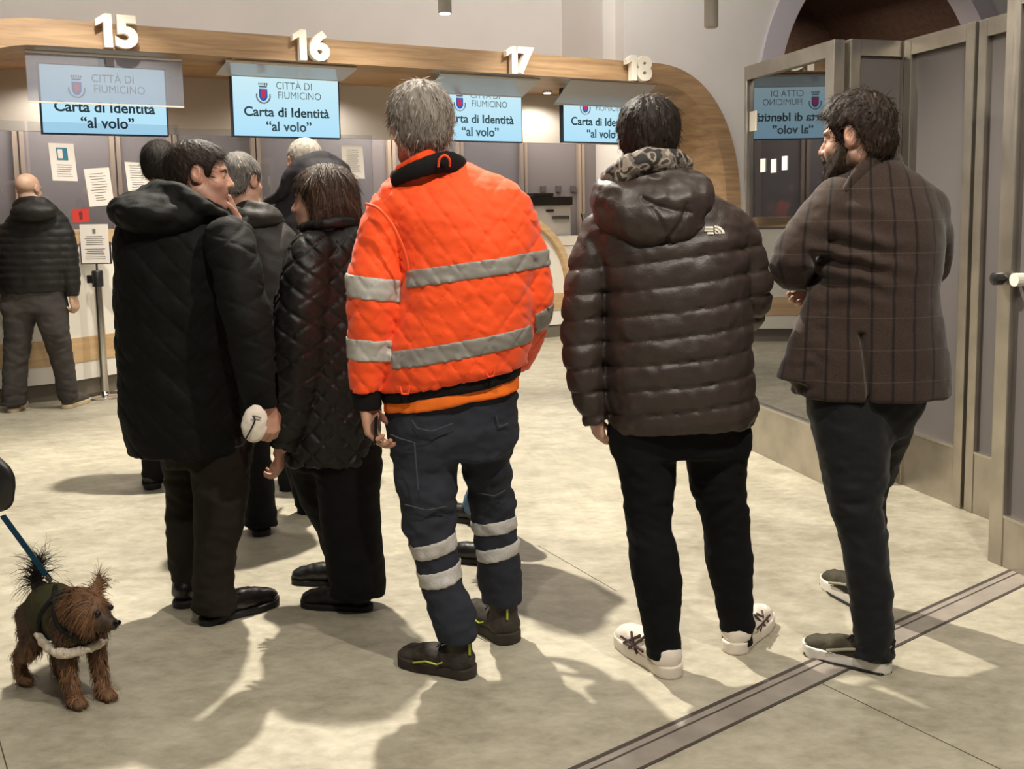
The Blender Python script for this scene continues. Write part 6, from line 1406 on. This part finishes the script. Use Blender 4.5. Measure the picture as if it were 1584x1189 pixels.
    for s in (-1, 1): MB().lathe(H(s * .0245, .050, .012), [(.0005, -.0085), (.005, -.007), (.0080, -.003), (.0085, 0), (.0080, .003), (.005, .007), (.0005, .0085)], 16).build('eye', m_eye, root, True)
    MB().lathe(H(0, .099, -.012), [(.0005, -.009), (.007, -.006), (.0105, 0), (.008, .006), (.0005, .008)], 16).build('nose', m_eye, root, True)
    # vest with fleece trim, harness
    T = Soft(o + [-.30, -.26, .05], o + [.30, .26, .40], .005)
    T.ball(G(0, .075, .232), (.070, .086, .080), Rd, .02); T.ball(G(0, -.01, .238), (.065, .09, .070), Rd, .04); T.ball(G(0, -.065, .241), (.065, .06, .070), Rd, .04)
    def cut(X, Y, Z):
        a = (X - o[0]) * f[0] + (Y - o[1]) * f[1] + 0 * Z; return np.maximum(np.maximum(-.105 - a, a - .150), .172 + .25 * np.maximum(-a, 0) - Z)
    T.clip(cut); T.shape(lambda P: .003 * fbm(P, 25, 2)); skin(T, 'vest', cloth('olive_vest', lin(58, 56, 34), .85), root, 1)['label'] = 'olive green dog vest'
    fl = Soft(o + [-.30, -.26, .05], o + [.30, .26, .40], .004)
    fl.tube([G(.068, -.01, .195), G(.074, .04, .178), G(.062, .11, .165), G(.0, .155, .172), G(-.062, .11, .168), G(-.072, .04, .182)], [.010, .013, .014, .012, .013, .011], .01)
    fl.tube([G(.050, .115, .275), G(.03, .148, .25), G(-.03, .148, .25), G(-.050, .115, .275)], [.007] * 4, .008); fl.shape(lambda P: .0045 * fbm(P, 70, 4, 3)); skin(fl, 'fleece_trim', cloth('white_fleece', lin(214, 202, 184), .95), root, 1)['label'] = 'white fleece trim'
    hs = MB(); ring = [G(.073 * math.cos(a), .01 + .03 * math.sin(a), .238 + .078 * math.sin(a)) for a in np.linspace(0, 2 * math.pi, 25)]
    hs.tube(ring, .007, 6, False); hs.tube(crom(np.array([G(.0, -.02, .315), G(.045, .05, .30), G(.068, .10, .25), G(.045, .145, .215), G(0, .162, .20)]), 5), .007, 6); hs.build('harness', cloth('black_webbing', lin(24, 26, 28)), root, True)
    # leash and its reel case
    end = G(0, -.05, .327); c0 = at(4, 797, 2.85)
    L = thing('dog_leash', end, 'blue dog leash running from a black reel case down to the terrier', 'leash')
    R_ = Soft(at(-60, 830, 2.85) - .06, at(40, 680, 2.85) + .08, .006); R_.tube([at(-16, 728, 2.85), at(-4, 742, 2.85), at(-2, 768, 2.85)], [.05, .05, .044], .02, flat=((0, 1, 0), .42)); R_.tube([at(-30, 715, 2.85), at(-58, 735, 2.85), at(-55, 775, 2.85), at(-30, 795, 2.85), at(-10, 785, 2.85)], [.016] * 5, .01)
    V2, Q2 = R_.mesh(2); link_mesh('reel_case', V2, Q2, mat('black_case', lin(20, 19, 20), .4), L, True)
    d = unit(end - c0); s_ = unit(np.cross(d, [0, 1, 0])) * .0085; MB().box((c0 + end) / 2, d * np.linalg.norm(end - c0) / 2, s_, np.cross(d, unit(s_)) * .0012).build('tape', cloth('blue_webbing', lin(22, 66, 92)), L)
    MB().tube([end + d * -.02, end + d * .005], .006, 8).build('clip', m_chrome, L, True)
dog()
# ================================================================== the dog's owner, just outside the frame, who holds the reel
def owner():
    Y = 2.82
    torso = TR([(690, -455, -215, Y, .16), (600, -452, -214, Y, .165), (500, -450, -214, Y, .165), (420, -450, -216, Y, .16), (360, -452, -220, Y, .15), (325, -440, -235, Y, .13), (300, -410, -262, Y, .105), (282, -380, -292, Y, .085)])
    aR = CR([(-232, 345, Y, .072), (-196, 450, Y, .066), (-185, 540, Y - .02, .058), (-150, 630, Y - .01, .05), (-110, 690, Y, .044)]); aL = CR([(-440, 345, Y, .072), (-470, 450, Y, .066), (-480, 550, Y, .058), (-478, 650, Y, .05), (-474, 690, Y, .045)])
    hip = TR([(740, -436, -230, Y, .125), (690, -438, -228, Y, .135), (640, -436, -230, Y, .135)])
    lL = LR([(-436, -330, 730, Y), (-430, -340, 830, Y), (-426, -346, 930, Y), (-424, -350, 1040, Y), (-424, -350, 1080, Y)]); lR = LR([(-336, -230, 730, Y), (-328, -238, 830, Y), (-322, -244, 930, Y), (-320, -246, 1040, Y), (-320, -246, 1080, Y)])
    w = at(-100, 702, Y)
    back_man('person holding the reel of the dog leash, standing just outside the frame', (-2.5, 2.4, -.02), (-1.44, 3.2, 1.8), at(-336, 208, Y), facing(55, -14), 1.0, torso, (aR, aL), (lL, lR), hip, mj_black, mt_black, [(floor_pt(-400, 1120), floor_pt(-340, 1090), 'shoe'), (floor_pt(-300, 1120), floor_pt(-240, 1090), 'shoe')], (.04, .025, .018), foot=(-2.05, Y), neck=at(-336, 275, Y), hz=HZ_MALE, n=900, hands=((w, (.75, .05, -.9), (.1, -1, .2), (.7, 0, .7), dict(curl=1.0)),))
owner()
